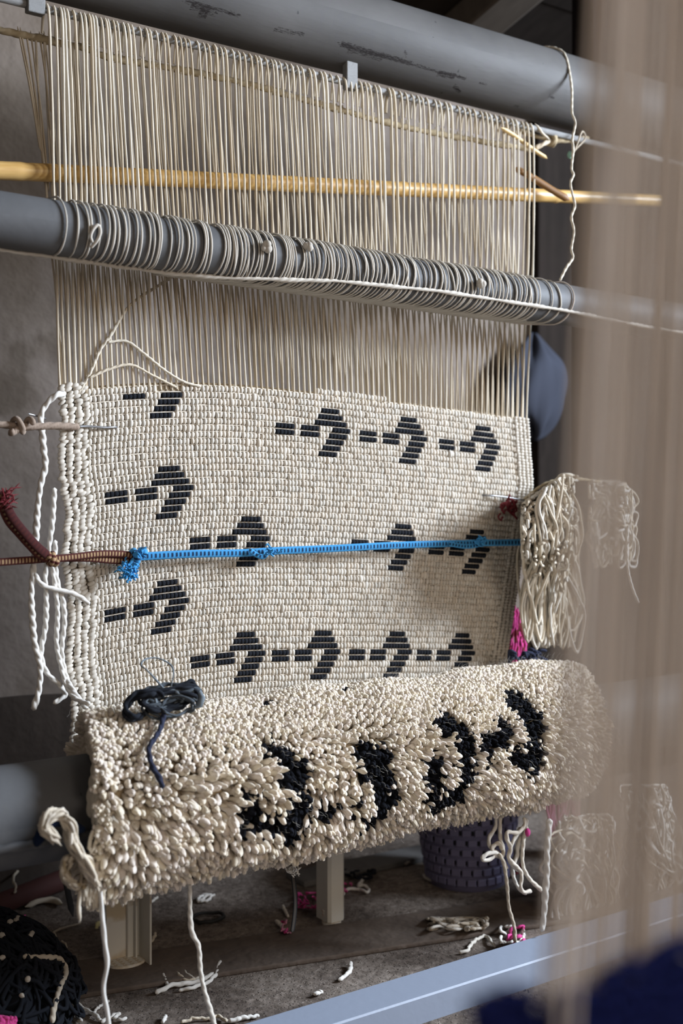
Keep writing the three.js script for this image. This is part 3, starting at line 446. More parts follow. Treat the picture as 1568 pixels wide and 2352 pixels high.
// ------------------------------------------------------------------ stretchers: cords, hooks and elastic straps
{
  const t = thing('stretcher_cord', 'brown braided stretcher cord with a knot and steel hook at the left edge', 'cord');
  mesh('cord', yarn([W(-60, 972, 0.02), W(0, 975, 0.02), W(60, 980, 0.02), W(120, 978, 0.016), W(182, 981, 0.010)], 0.0052, { ply: 4, pitch: 0.03, depth: 0.2, m: 14, n: 200, slub: 0.03, flat: 1.15 }), M.brownCord, t);
  const k = W(52, 977, 0.022), kn = []; for (let i = 0; i < 40; i++) { const a = i / 39 * 12; kn.push(k.clone().add(V(0.011 * Math.cos(a * 0.33), 0.0085 * Math.sin(a), 0.0085 * Math.cos(a)))); } mesh('knot', yarn(kn, 0.004, { ply: 2, pitch: 0.02, n: 140 }), M.brownCord, t);
  mesh('cord_end', yarn([k, W(38, 988, 0.026), W(26, 996, 0.026), W(30, 984, 0.03)], 0.0045, { ply: 2, pitch: 0.02 }), M.brownCord, t);
  mesh('hook', yarn([W(178, 980, 0.012), W(200, 979, 0.010), W(240, 982, 0.009), W(262, 981, 0.006), W(272, 982, -0.002)], 0.0017, { n: 30, slub: 0 }), M.steel, t, 'bent steel wire hook');
}
loose('needle', 'thin steel needle poking out of the upper left edge of the weave', [W(64, 950, 0.018), W(90, 957, 0.010), W(106, 962, 0.002)], 0.0011, M.steel, { n: 20, slub: 0 }, 'needle');
function strapGeo(pts, r, hue, o = {}) {                             // woven elastic: coloured edges, a middle row where two colours alternate
  const up = V(0, 0, 1); return yarn(pts, r, { m: 16, n: o.n ?? 420, slub: 0, flat: 0.42, flatN: up, cap: true, vcol: (s, a) => { const mid = Math.abs(Math.sin(a)) < 0.42, tick = Math.sin(s * 6.283 / o.pitch) > 0; return mid && tick ? hue[1] : hue[0]; }, ...o.y });
}
const BLUE = [[0.055, 0.26, 0.52], [0.012, 0.03, 0.07]], WINE = [[0.075, 0.022, 0.02], [0.40, 0.27, 0.15]];
{
  const t = thing('wine_strap', 'dark wine elastic strap flecked with tan reaching in from the left edge', 'strap');
  const zz = 0.022; const A = (l) => l.map(([x, y, z = zz]) => W(x, y, z));
  mesh('band', strapGeo(A([[-60, 1294], [0, 1291], [60, 1287], [118, 1283], [200, 1282], [260, 1287], [308, 1290]]), 0.0052, WINE, { pitch: 0.0046 }), M.strap, t);
  mesh('band', strapGeo(A([[112, 1285, 0.026], [170, 1279, 0.026], [235, 1272, 0.026], [290, 1274, 0.026], [312, 1280, 0.026]]), 0.0050, WINE, { pitch: 0.0046 }), M.strap, t);
  mesh('tail', strapGeo(A([[118, 1281, 0.03], [95, 1274, 0.032], [70, 1250, 0.036], [45, 1222, 0.036], [22, 1195, 0.036], [6, 1160, 0.036], [-10, 1130, 0.036]]), 0.0075, WINE, { pitch: 0.006 }), M.strap, t);
  mesh('tail', strapGeo(A([[112, 1278, 0.034], [88, 1258, 0.04], [60, 1228, 0.044], [30, 1190, 0.044], [14, 1160, 0.044]]), 0.0062, [[0.05, 0.016, 0.016], [0.07, 0.02, 0.018]], { pitch: 0.006 }), M.strap, t);
  const k = W(118, 1284, 0.03), kn = []; for (let i = 0; i < 36; i++) { const a = i / 35 * 12.5; kn.push(k.clone().add(V(-0.006 + 0.012 * i / 35, 0.007 * Math.sin(a), 0.006 * Math.cos(a)))); }
  mesh('knot', yarn(kn, 0.0042, { n: 160, m: 8, vcol: (s, a) => Math.sin(s * 1100) > 0 ? [0.38, 0.25, 0.14] : [0.085, 0.025, 0.022] }), M.strap, t);
  const fr = []; const q = rng(8); for (let k2 = 0; k2 < 40; k2++) { const p = W(rr(2, 22, q), rr(1140, 1175, q), 0.04); fr.push(yarn([p, p.clone().add(V(rr(-0.008, 0.012, q), rr(0, 0.014, q), rr(-0.008, 0.01, q))), p.clone().add(V(rr(-0.008, 0.022, q), rr(-0.004, 0.022, q), rr(-0.01, 0.012, q)))], 0.0009, { n: 6, m: 4 })); }
  mesh('frayed_end', mergeGeometries(fr), M.red, t, 'frayed dark red end');
}
{
  const t = thing('blue_strap', 'bright blue elastic strap with dark stitched centre stretched across the weave', 'strap');
  const A = (l) => l.map(([x, y, z = 0.022]) => W(x, y, z));
  mesh('band', strapGeo(A([[305, 1280], [330, 1278], [450, 1272], [560, 1270], [620, 1266], [760, 1260], [900, 1253], [1020, 1249], [1110, 1247, 0.028], [1180, 1246, 0.04], [1262, 1244, 0.06]]), 0.0058, BLUE, { pitch: 0.0066, n: 900 }), M.strap, t);
  const knot = (px, py, s, seed) => { const q = rng(seed), k = W(px, py, 0.028), kn = []; for (let i = 0; i < 34; i++) { const a = i / 33 * 11; kn.push(k.clone().add(V(s * 0.9 * Math.cos(a * 0.37) + rr(-0.001, 0.001, q), s * Math.sin(a), s * 0.8 * Math.cos(a)))); } mesh('knot', yarn(kn, 0.0046, { n: 150, m: 9, slub: 0.1, vcol: (s2, a) => Math.sin(s2 * 700) > 0.75 ? BLUE[1] : BLUE[0] }), M.strap, t); };
  knot(317, 1278, 0.008, 1); 
  mesh('tail', strapGeo(A([[316, 1284, 0.03], [306, 1298, 0.034], [300, 1318, 0.034]]), 0.0075, BLUE, { pitch: 0.008, n: 40 }), M.strap, t);
  const fray = (px, py, n, seed, sx, sy) => { const q = rng(seed), fr = []; for (let k = 0; k < n; k++) { const p = W(px + rr(-sx, sx, q), py + rr(-sy, sy, q), 0.034 + rr(-0.004, 0.005, q)), pts = [p]; for (let j = 0; j < 4; j++) pts.push(pts[j].clone().add(V(rr(-0.004, 0.004, q), rr(-0.004, 0.0035, q), rr(-0.003, 0.003, q)))); fr.push(yarn(pts, 0.0013, { n: 10, m: 4 })); } mesh('frayed_end', mergeGeometries(fr), M.blueFray, t, 'frayed blue threads'); };
  fray(297, 1310, 90, 3, 15, 16); fray(318, 1272, 16, 4, 8, 4); fray(1104, 1242, 30, 5, 10, 5); fray(625, 1262, 12, 6, 12, 4);
  mesh('wrap', strapGeo(A([[572, 1262, 0.030], [590, 1275, 0.030], [606, 1278, 0.032], [618, 1262, 0.032]]), 0.004, BLUE, { pitch: 0.0066, n: 60 }), M.strap, t); 
  mesh('tail', strapGeo(A([[1030, 1249, 0.030], [1070, 1255, 0.031], [1100, 1250, 0.032], [1116, 1234, 0.032]]), 0.004, BLUE, { pitch: 0.0066, n: 80 }), M.strap, t);
}
{
  const t = thing('wire_hook', 'thin steel hook tied with dark red yarn at the right edge of the weave', 'hook');
  mesh('wire', yarn([W(1102, 1138, 0.000), W(1120, 1138, 0.008), W(1155, 1141, 0.012), W(1198, 1148, 0.016), W(1240, 1154, 0.02)], 0.0016, { n: 30, slub: 0 }), M.steel, t);
  const q = rng(18), g = []; for (let k = 0; k < 30; k++) { const p = W(rr(1150, 1186, q), rr(1150, 1180, q), 0.02), pts = [p]; for (let j = 0; j < 4; j++) pts.push(pts[j].clone().add(V(rr(-0.006, 0.006, q), rr(-0.007, 0.006, q), rr(-0.004, 0.004, q)))); g.push(yarn(pts, 0.0019, { n: 12, m: 5 })); }
  mesh('red_tie', mergeGeometries(g), M.red, t, 'dark red yarn tie');
}

// ------------------------------------------------------------------ white yarns hanging down the left selvedge
const Z = (z, l) => l.map(([x, y, dz = 0]) => W(x, y, z + dz));
const hy = (label, pts, r = 0.0037) => loose('hanging_yarn', label, pts, r, M.white, { ply: 2, pitch: 0.015, depth: 0.3, slub: 0.07, m: 14 }, 'yarn');
hy('long white yarn from the top left corner of the weave, leftmost of the hanging ends', Z(0.015, [[150, 905, -0.006], [128, 908, 0.004], [104, 932], [94, 955], [96, 985], [100, 1030], [104, 1070], [94, 1110], [86, 1170], [82, 1240], [76, 1310], [72, 1360], [74, 1420], [80, 1480], [92, 1530], [90, 1580], [76, 1632]]), 0.0044);
hy('white yarn hanging second from the left beside the selvedge, kinked at its end', Z(0.012, [[125, 1120, -0.006], [120, 1200], [112, 1260], [104, 1320], [106, 1380], [104, 1440], [94, 1505], [108, 1545], [138, 1575], [150, 1596], [138, 1606], [122, 1616]]));
hy('white yarn curving from the left selvedge down onto the top of the rolled pile', Z(0.012, [[126, 1240, -0.004], [130, 1330], [144, 1380], [148, 1430], [142, 1490], [150, 1550], [170, 1590, 0.03], [205, 1636, 0.06]]));
hy('white yarn lying against the left selvedge, innermost of the long hanging ends', Z(0.014, [[116, 1280], [124, 1330], [132, 1400], [130, 1480], [140, 1530], [152, 1575, 0.01], [172, 1604, 0.04], [206, 1618, 0.07]]), 0.0034);
hy('short white yarn end bent rightward over the left selvedge below the wine strap', Z(0.018, [[78, 1316], [96, 1342], [130, 1354], [165, 1362], [190, 1375], [206, 1389]]), 0.0032);

// ------------------------------------------------------------------ dark yarn butterfly on the roll
{
  const t = thing('yarn_butterfly', 'small bundle of black and grey yarn resting at the top of the rolled pile', 'yarn bundle');
  const q = rng(61), z0 = 0.165, C = W(388, 1603, z0);
  const ell = (rx, ry, dx, dy, turn, r, mat, dz = 0) => { const pts = []; for (let k = 0; k < 18; k++) { const a = k / 18 * 6.283, x = rx * Math.cos(a), y = ry * Math.sin(a); pts.push(C.clone().add(V(dx + x * Math.cos(turn) - y * Math.sin(turn) + rr(-0.001, 0.001, q), dy + x * Math.sin(turn) + y * Math.cos(turn) + rr(-0.001, 0.001, q), dz + 0.006 * Math.sin(a * 2) + rr(-0.003, 0.003, q)))); } mesh('strand', yarn(pts, r, { closed: true, ply: 2, pitch: 0.02, n: 120 }), mat, t); };
  for (let k = 0; k < 6; k++) ell(0.040 + rr(-0.008, 0.004, q), 0.008 + rr(-0.004, 0.006, q), rr(-0.004, 0.008, q), rr(-0.006, 0.008, q), rr(-0.05, 0.16, q), 0.0027, k % 3 ? M.black : M.greyYarn, rr(-0.01, 0.008, q));
  for (let k = 0; k < 6; k++) ell(0.030 + rr(-0.012, 0.010, q), 0.010 + rr(-0.005, 0.005, q), rr(-0.004, 0.012, q), rr(-0.014, 0.001, q), rr(-0.1, 0.1, q), 0.0019, k % 3 === 0 ? M.greyLight : M.greyYarn, 0.006 + rr(-0.006, 0.008, q));
  ell(0.026, 0.015, -0.036, -0.002, 0.25, 0.0032, M.black); ell(0.024, 0.011, -0.040, -0.006, 0.55, 0.0029, M.black);
  mesh('strand', yarn([C.clone().add(V(0.008, 0.012, 0)), W(425, 1570, z0), W(440, 1564, z0), W(448, 1575, z0), W(457, 1588, z0), C.clone().add(V(0.045, -0.008, 0))], 0.003, { ply: 2, pitch: 0.018 }), M.black, t);
  mesh('wrapping', yarn([C.clone().add(V(0.034, 0.01, -0.004)), C.clone().add(V(0.046, 0.002, 0.004)), C.clone().add(V(0.040, -0.014, 0.006)), C.clone().add(V(0.032, -0.018, 0.002))], 0.0045, { slub: 0.2 }), M.greyLight, t, 'pale grey wool wrapped round one end');
  mesh('thread_loop', yarn([W(376, 1582, z0), W(352, 1555, z0), W(336, 1538, z0), W(324, 1528, z0 - 0.01), W(328, 1518, z0 - 0.015), W(350, 1511, z0 - 0.02), W(372, 1515, z0 - 0.015), W(394, 1530, z0 - 0.01), W(398, 1550, z0), W(392, 1578, z0)], 0.0013, { n: 90, slub: 0.2 }), M.greyLight, t, 'thin grey thread loop standing up');
  const roll = (px, py) => { const h = onPipe(px, py, LB.y, LB.z, 0.124); return V(h.x, LB.y + 0.124 * Math.sin(h.a), LB.z + 0.124 * Math.cos(h.a)); };
  mesh('tail', yarn([W(378, 1630, z0 + 0.01), roll(372, 1660), roll(366, 1678), roll(355, 1696), roll(342, 1718), roll(344, 1742), roll(352, 1765), roll(366, 1788), roll(374, 1812)], 0.0036, { ply: 2, pitch: 0.014, slub: 0.08 }), M.navyTail, t, 'blue-black yarn tail lying on the pile');
}

// ------------------------------------------------------------------ yarn looped over the lower pipe at left, with its blue tie
{
  const t = thing('looped_hank', 'cream yarn hank looped at the left end of the roll beside a blue tie', 'yarn hank');
  const q = rng(71);
  for (let k = 0; k < 26; k++) { const o = () => V(rr(-0.005, 0.005, q), rr(-0.005, 0.005, q), rr(-0.01, 0.01, q)); const j = rr(-5, 5, q), pts = [[128, 1930], [106, 1905], [104, 1882], [120, 1868], [142, 1872], [158, 1898], [166, 1930], [182, 1965], [204, 2005], [222, 2040]].map(([a, b]) => W(a + j, b + j * 0.8, 0.24).add(o())); mesh('strand', yarn(wob(pts, 16, 0.0012, q), rr(0.0017, 0.0027, q), { slub: 0.12 }), k % 3 ? M.creamB : M.cream, t); }
  for (let k = 0; k < 26; k++) { const a = rr(0, 6.28, q), pts = []; for (let i = 0; i < 9; i++) { const b = a + i * 0.75; pts.push(W(178 + 30 * Math.cos(b) + rr(-8, 8, q), 2000 + 44 * Math.sin(b) * 0.8 + rr(-8, 8, q), 0.22 + rr(-0.02, 0.02, q))); } mesh('strand', yarn(pts, rr(0.0016, 0.0028, q), { slub: 0.12, n: 50 }), k % 4 ? M.creamB : M.jute, t); }
  for (let k = 0; k < 16; k++) { const x = rr(196, 238, q), pts = [W(x, rr(1990, 2020, q), 0.21), W(x + rr(-8, 4, q), 2040, 0.215), W(x + rr(-14, 4, q), rr(2060, 2092, q), 0.215)]; mesh('strand', yarn(pts, rr(0.002, 0.0034, q), { slub: 0.15, ply: 2, pitch: 0.016 }), M.creamB, t); }
  for (const l of [[[222, 1920], [216, 1945], [206, 1960], [207, 1930], [214, 1908], [224, 1912]], [[190, 1990], [186, 2020], [182, 2062], [180, 2085], [184, 2118]]]) mesh('strand', yarn(l.map(([a, b]) => W(a, b, 0.228)), 0.0022, { slub: 0.12 }), M.creamB, t);
  tag(mesh('blue_tie', yarn([W(190, 1908, 0.20), W(172, 1900, 0.215), W(138, 1886, 0.236), W(118, 1892, 0.238), W(98, 1905, 0.234), W(90, 1925, 0.225), W(84, 1935, 0.21)], 0.0066, { ply: 3, pitch: 0.05, m: 12, slub: 0.1 }), M.blueTie), 'dark blue yarn tie knotted through the cream hank at lower left', 'tie');
}
loose('hanging_string', 'white string hanging from the left end of the roll past the white stool leg', [W(224, 2014, 0.22), W(230, 2045, 0.22), W(235, 2110, 0.22), W(242, 2180, 0.22), W(246, 2215, 0.22), W(238, 2260, 0.22), W(239, 2290, 0.22), W(247, 2330, 0.22), W(250, 2375, 0.22)], 0.0031, M.white, { slub: 0.07, ply: 2, pitch: 0.03, depth: 0.12 });
loose('hanging_string', 'white twisted string hanging from a black tuft under the roll', [W(435, 2018, 0.16), W(436, 2060, 0.16), W(436, 2092, 0.16), W(441, 2143, 0.165), W(455, 2171, 0.17), W(460, 2227, 0.175), W(469, 2275, 0.18), W(486, 2331, 0.185), W(500, 2380, 0.19)], 0.0034, M.creamC, { ply: 2, pitch: 0.014, depth: 0.18 });
loose('yarn_tip', 'white fuzzy yarn tip dangling left of the long white string', [W(181, 2058, 0.225), W(180, 2075, 0.226), W(184, 2095, 0.226), W(181, 2120, 0.226)], 0.0042, M.white, { slub: 0.2, taper: 0.7 });
{ // the black strap hanging under the middle of the roll
  const t = thing('dark_ribbon', 'black ribbon with a greyish centre hanging under the middle of the roll', 'ribbon');
  mesh('band', yarn([W(672, 2005, 0.09), W(676, 2040, 0.09), W(678, 2073, 0.09), W(676, 2105, 0.09), W(671, 2141, 0.09)], 0.0050, { m: 12, n: 60, flat: 0.25, flatN: V(0.3, 0, 1).normalize(), slub: 0.05, vcol: (s, a) => Math.sin(a) > -0.15 && Math.sin(a) < 0.55 ? [0.055, 0.047, 0.04] : [0.010, 0.010, 0.010] }), M.strap, t);
  const q = rng(9), g = []; for (let k = 0; k < 40; k++) { const p = W(672 + rr(-9, 9, q), 1998 + rr(-8, 8, q), 0.095), pts = [p]; for (let j = 0; j < 3; j++) pts.push(pts[j].clone().add(V(rr(-0.005, 0.005, q), rr(-0.005, 0.005, q), rr(-0.004, 0.004, q)))); g.push(yarn(pts, 0.001, { n: 8, m: 4 })); } mesh('fluff', mergeGeometries(g), M.white, t, 'white fluff at its top');
}
loose('black_rope', 'thin black cord hanging beside the lower left hank', [W(147, 1990, 0.06), W(150, 2020, 0.06), W(156, 2050, 0.06), W(162, 2080, 0.06), W(168, 2106, 0.06)], 0.0042, M.rubber, { slub: 0.05 }, 'cord');

// ------------------------------------------------------------------ hanks of cream yarn right of the rug
function hank(label, cx, top, bot, halfW, n, z, seed, mats, messy = 0.5, tangleTop = 0, dz = 0.025, thick = 1, slope = 0) {
  const ragged = (x, q) => slope * Math.max(0, cx + 30 - x) + rr(0, slope > 0 ? 26 : 60, q) * rr(0, 1, q);
  const q = rng(seed), t = thing('yarn_hank', label, 'yarn hank');
  for (let k = 0; k < n; k++) {
    const x0 = cx + rr(-1, 1, q) * halfW * 0.6, x1 = cx + rr(-1, 1, q) * halfW, b = lerp(bot, top, q() * q() * 0.55), zk = rr(-dz, dz, q), pts = [];
    const two = q() < 0.6; pts.push([x0, top + ragged(x0, q)]); pts.push([x0 + rr(-0.5, 0.5, q) * halfW, lerp(top, b, 0.2)]); pts.push([lerp(x0, x1, 0.5) + rr(-1, 1, q) * halfW * messy, lerp(top, b, 0.5)]); pts.push([x1 + rr(-1, 1, q) * halfW * messy * 0.7, lerp(top, b, 0.8)]); pts.push([x1, b]);
    if (two) { pts.push([x1 + rr(4, 14, q), b + 6]); pts.push([x1 + rr(8, 26, q), lerp(top, b, 0.8)]); pts.push([x0 + rr(-0.6, 0.9, q) * halfW, lerp(top, b, 0.4)]); pts.push([x0 + rr(0, 12, q), top + ragged(x0, q)]); }
    mesh('strand', yarn(wob(pts.map(([a, c]) => W(a, c, z + (zk + 0.2 * dz) * (1 - 0.75 * smooth(0.25, 0.75, (c - top) / (bot - top))) - 0.35 * (z - 0.03) * smooth(0.25, 0.75, (c - top) / (bot - top)) + rr(-0.006, 0.006, q))), 18, 0.0016, q), thick * rr(0.0019, 0.0028, q), { n: 70, m: 6, slub: 0.08 }), mats[k % mats.length], t);
  }
  for (let k = 0; k < tangleTop; k++) { const pts = []; let a = rr(0, 6.28, q), x = cx + rr(-0.7, 0.7, q) * halfW, y = lerp(top, bot, rr(0, 0.4, q)); const hw = halfW * rr(0.55, 1.15, q), y0 = top + rr(0, 45, q) * rr(0, 1, q); for (let j = 0; j < 9; j++) { a += rr(-1.5, 1.5, q); x = clamp(x + 17 * Math.cos(a), cx - hw, cx + hw); y = Math.max(y0 + slope * Math.max(0, cx + 30 - x), y + 17 * Math.sin(a)); pts.push(W(x, y, z + 0.02 + rr(-dz * 0.8, dz * 0.8, q))); } mesh('strand', yarn(pts, rr(0.0021, 0.003, q), { n: 60, m: 7, ply: 0, slub: 0.07 }), mats[k % mats.length], t); }
  return t;
}
loose('yarn_line', 'thin brown cord stretched from the rug edge to the dark post, holding the yarn hanks', [W(1200, 1150, 0.012), W(1250, 1112, 0.05), W(1320, 1100, 0.05), W(1405, 1112, 0.03), V(0.70, W(1440, 1100, -0.1).y, -0.098)], 0.003, M.jute, { ply: 2, pitch: 0.016 }, 'cord');
const hm = [M.creamB, M.warpC, M.creamC, M.warp];
hank('big tangled cream yarn hank hanging beside the right selvedge of the rug', 1262, 1090, 1490, 56, 130, 0.07, 201, hm, 0.6, 130, 0.06, 1.05, 0.75);
hank('cream yarn hank dimly seen behind the near threads at mid height', 1405, 1105, 1300, 45, 50, 0.03, 202, [M.creamC, M.warpC, M.white], 0.6, 30, 0.03, 1.1);
hank('frayed cream yarn ends hanging low right, seen through the near threads', 1335, 1870, 2135, 70, 60, 0.12, 203, [M.white, M.creamC, M.creamB], 0.8, 24, 0.03, 1.2);
hank('pale yarn strands at the far lower right behind the near threads', 1490, 1800, 2120, 60, 44, 0.10, 204, [M.white, M.creamC], 0.8, 16, 0.03, 1.15);
loose('hanging_yarn', 'single white yarn curving down from the hank seen through the near threads', Z(0.05, [[1425, 1145], [1440, 1190], [1438, 1250], [1442, 1310], [1452, 1350], [1468, 1386]]), 0.003, M.white, { ply: 2, pitch: 0.014 });
loose('hanging_yarn', 'thick white yarn falling from the right end of the roll to the floor beam', Z(0.2, [[1262, 1880], [1256, 1950], [1256, 2000], [1252, 2050], [1250, 2090], [1244, 2140]]), 0.0052, M.white, { ply: 2, pitch: 0.02 });
{ // loops of cream yarn hanging under the right end of the roll
  const t = thing('yarn_loops', 'loops of cream yarn hanging under the right end of the rolled pile', 'yarn hank');
  const P = (l, z) => l.map(([a, b]) => W(750 + a / 3.136, 1880 + b / 3.136, z));
  const L = [[[1220, -20], [1215, 60], [1170, 140], [1170, 190], [1205, 235], [1240, 250]], [[1250, -20], [1250, 140], [1272, 230], [1262, 275], [1220, 262], [1190, 215], [1238, 178], [1268, 230]], [[1240, 250], [1160, 300], [1120, 290], [1150, 258], [1220, 250], [1262, 292], [1300, 365]], [[1420, -10], [1425, 40], [1380, 100], [1300, 100], [1296, 140], [1325, 220], [1310, 280], [1400, 390], [1398, 500], [1420, 530], [1475, 520]], [[1440, 0], [1430, 80], [1378, 180], [1370, 270], [1338, 350], [1355, 450], [1400, 520], [1440, 540]], [[1440, 50], [1420, 130], [1412, 330], [1450, 420], [1560, 530]], [[1400, 60], [1330, 190], [1310, 290], [1345, 345], [1388, 380]], [[1240, 250], [1270, 310], [1285, 380], [1300, 500], [1312, 640], [1340, 740], [1352, 800], [1355, 890]]];
  L.forEach((l, i) => mesh('strand', yarn(P(l, 0.14 + 0.006 * (i % 4)), i === 7 ? 0.0030 : 0.0034, { ply: 2, pitch: 0.015, depth: 0.2 }), i === 7 ? M.creamB : i % 2 ? M.cream : M.creamC, t));
  mesh('pink_tip', new THREE.IcosahedronGeometry(0.006, 2).scale(0.8, 1.2, 0.8).translate(...W(1211, 1912, 0.15).toArray()), M.pink, t, 'pink yarn tip');
}
{ const q = rng(44), t = thing('pink_hank', 'pink yarn hank glimpsed between the right selvedge and the cream hank', 'yarn hank'); for (let k = 0; k < 34; k++) { const x = rr(1172, 1206, q); mesh('strand', yarn(wob(Z(-0.035, [[x, rr(1390, 1420, q)], [x + rr(-8, 8, q), 1450], [x + rr(-12, 12, q), rr(1490, 1540, q)]]), 8, 0.002, q), 0.0022, { n: 24, m: 5 }), k % 3 ? M.pink : M.red, t); } }
{ const q = rng(45), t = thing('pink_hank', 'pale red yarn bunch low on the right, veiled by the near threads', 'yarn hank'); for (let k = 0; k < 30; k++) { const x = rr(1262, 1325, q); mesh('strand', yarn(wob(Z(0.02, [[x, rr(1690, 1730, q)], [x + rr(-8, 8, q), 1850], [x + rr(-12, 12, q), rr(1880, 1930, q)]]), 8, 0.002, q), 0.0026, { n: 24, m: 5 }), M.pinkPale, t); } }
{ const q = rng(46), t = thing('black_tuft', 'blue-black yarn curls on top of the roll at its right end', 'yarn bundle'); for (let k = 0; k < 18; k++) { const x = rr(1165, 1238, q), y = rr(1500, 1522, q); mesh('strand', yarn([W(x, y + 8, 0.06), W(x + rr(0, 10, q), y - rr(2, 12, q), 0.07), W(x + rr(8, 26, q), y + rr(-8, 6, q), 0.075)], 0.003, { n: 14 }), M.navyTail, t); } }
{ // pale bag hanging by the added dark boards behind
  const g = new THREE.SphereGeometry(1, 40, 28), p = g.attributes.position; const q = noiseTile(3); for (let i = 0; i < p.count; i++) { const x = p.getX(i), y = p.getY(i), z = p.getZ(i), a = Math.atan2(z, x); const k = 1 + 0.08 * Math.sin(a * 7 + y * 3) + 0.05 * Math.sin(a * 13) + (y > 0.5 ? -(y - 0.5) * 0.9 : 0); p.setXYZ(i, (x * k + 0.06 * Math.sin(y * 3.1)) * 0.10, y * (0.115 + 0.02 * Math.sin(a * 5)), z * k * 0.05); } g.computeVertexNormals();
  tag(mesh('cloth_bag', g.translate(...W(1225, 888, -0.545).toArray()), M.bag), 'pale blue-grey cloth bundle hanging by the added dark boards right of the warp', 'bag');
}

// ------------------------------------------------------------------ floor level
tag(mesh('floor_beam', (() => { const o = []; const s = new THREE.Shape(); s.moveTo(0.192, 0); s.lineTo(0.263, 0); s.lineTo(0.263, 0.036); s.lineTo(0.261, 0.0385); s.lineTo(0.194, 0.0385); s.lineTo(0.192, 0.036); s.lineTo(0.192, 0); const g = new THREE.ExtrudeGeometry(s, { depth: 2.3, bevelEnabled: false }); g.rotateY(Math.PI / 2); g.scale(1, 1, -1); const p = g.index; return boxUV(flip(g.translate(-1.0, 0, 0))); })(), M.paintSkyTint), 'pale steel channel, its grey paint tinted with sky light, lying on the floor in front of the roll', 'floor beam');
function flip(g) { g = g.index ? g.toNonIndexed() : g; const p = g.attributes.position; for (let i = 0; i < p.count; i += 3) { const a = V().fromBufferAttribute(p, i + 1), b = V().fromBufferAttribute(p, i + 2); p.setXYZ(i + 1, b.x, b.y, b.z); p.setXYZ(i + 2, a.x, a.y, a.z); } g.deleteAttribute('uv'); g.computeVertexNormals(); return g; }
{ // plank on the floor, turned a little
  const g = boxUV(new RoundedBoxGeometry(1.15, 0.008, 0.13, 2, 0.003)); const m = tag(mesh('floor_plank', g, M.plank), 'worn brown plank lying askew on the floor under the roll', 'plank'); m.position.set(-0.02, 0.004, -0.06); m.rotation.y = -0.24;
  const m2 = tag(mesh('floor_plank', boxUV(new RoundedBoxGeometry(0.50, 0.012, 0.07, 2, 0.003)), M.greyPlank), 'grey plank on the floor near the back wall under the loom', 'plank'); m2.position.set(0.38, 0.006, -0.335); m2.rotation.y = -0.03;
}
{ // white plastic stool: two channel legs in view, the rest hidden behind the roll
  const t = thing('plastic_stool', 'white plastic stool with open channel legs standing behind the roll', 'stool');
  const leg = (x, z, inside, sx) => { // an L channel with ribs, open to one side
    const w = 0.058, d = 0.05, h = 0.33, th = 0.004, gs = [];
    gs.push(box(x, 0.0, z - d, x + w, h, z - d + th), box(x + w - 0.024, 0.0, z - d, x + w, h, z - d + 0.012, 0.002), box(x + w - 0.004, 0, z - d, x + w, h, z, 0.0015), box(x + w - 0.014, 0, z - d, x + w - 0.011, h, z - d + 0.02));
    mesh('leg', mergeGeometries(gs.map((g) => { const k = g.index ? g.toNonIndexed() : g; return boxUV(k); })), M.plastic, t);
    const foot = new THREE.CylinderGeometry(0.030, 0.032, 0.012, 24, 1, false, 0, Math.PI * 2).scale(1, 1, 0.7).translate(x + 0.028, 0.006, z - d + 0.022); mesh('foot', foot, M.plasticIn, t);
    mesh('leg_lining', boxUV(box(x + 0.001, 0.012, z - d + th, x + w - 0.024, h, z - d + th + 0.0015)), M.plasticIn, t, 'stained inner face of the leg');
  };
  const p1 = FL(252, 2232, 0), p2 = FL(760, 2125, 0);
  leg(p1.x, p1.z + 0.03, true);
  { // second leg seen from its rounded outer side
    const s = new THREE.Shape(); s.moveTo(-0.017, 0.02); s.lineTo(-0.017, -0.014); s.lineTo(-0.012, -0.019); s.lineTo(0.012, -0.019); s.lineTo(0.019, -0.012); s.lineTo(0.019, 0.02); s.lineTo(0.015, 0.02); s.lineTo(0.015, -0.010); s.lineTo(0.010, -0.015); s.lineTo(-0.010, -0.015); s.lineTo(-0.013, -0.012); s.lineTo(-0.013, 0.02);
    const g = new THREE.ExtrudeGeometry(s, { depth: 0.32, bevelEnabled: false }); g.rotateX(-Math.PI / 2).translate(p2.x, 0.012, p2.z); mesh('leg', boxUV(g), M.plastic, t);
    mesh('foot', new THREE.CylinderGeometry(0.019, 0.017, 0.03, 20).scale(1, 1, 0.9).translate(p2.x + 0.001, 0.015, p2.z), M.plasticIn, t);
  }
  mesh('seat', boxUV(box(p1.x - 0.02, 0.33, -0.24, p2.x + 0.05, 0.36, -0.085, 0.01)), M.plastic, t);
}
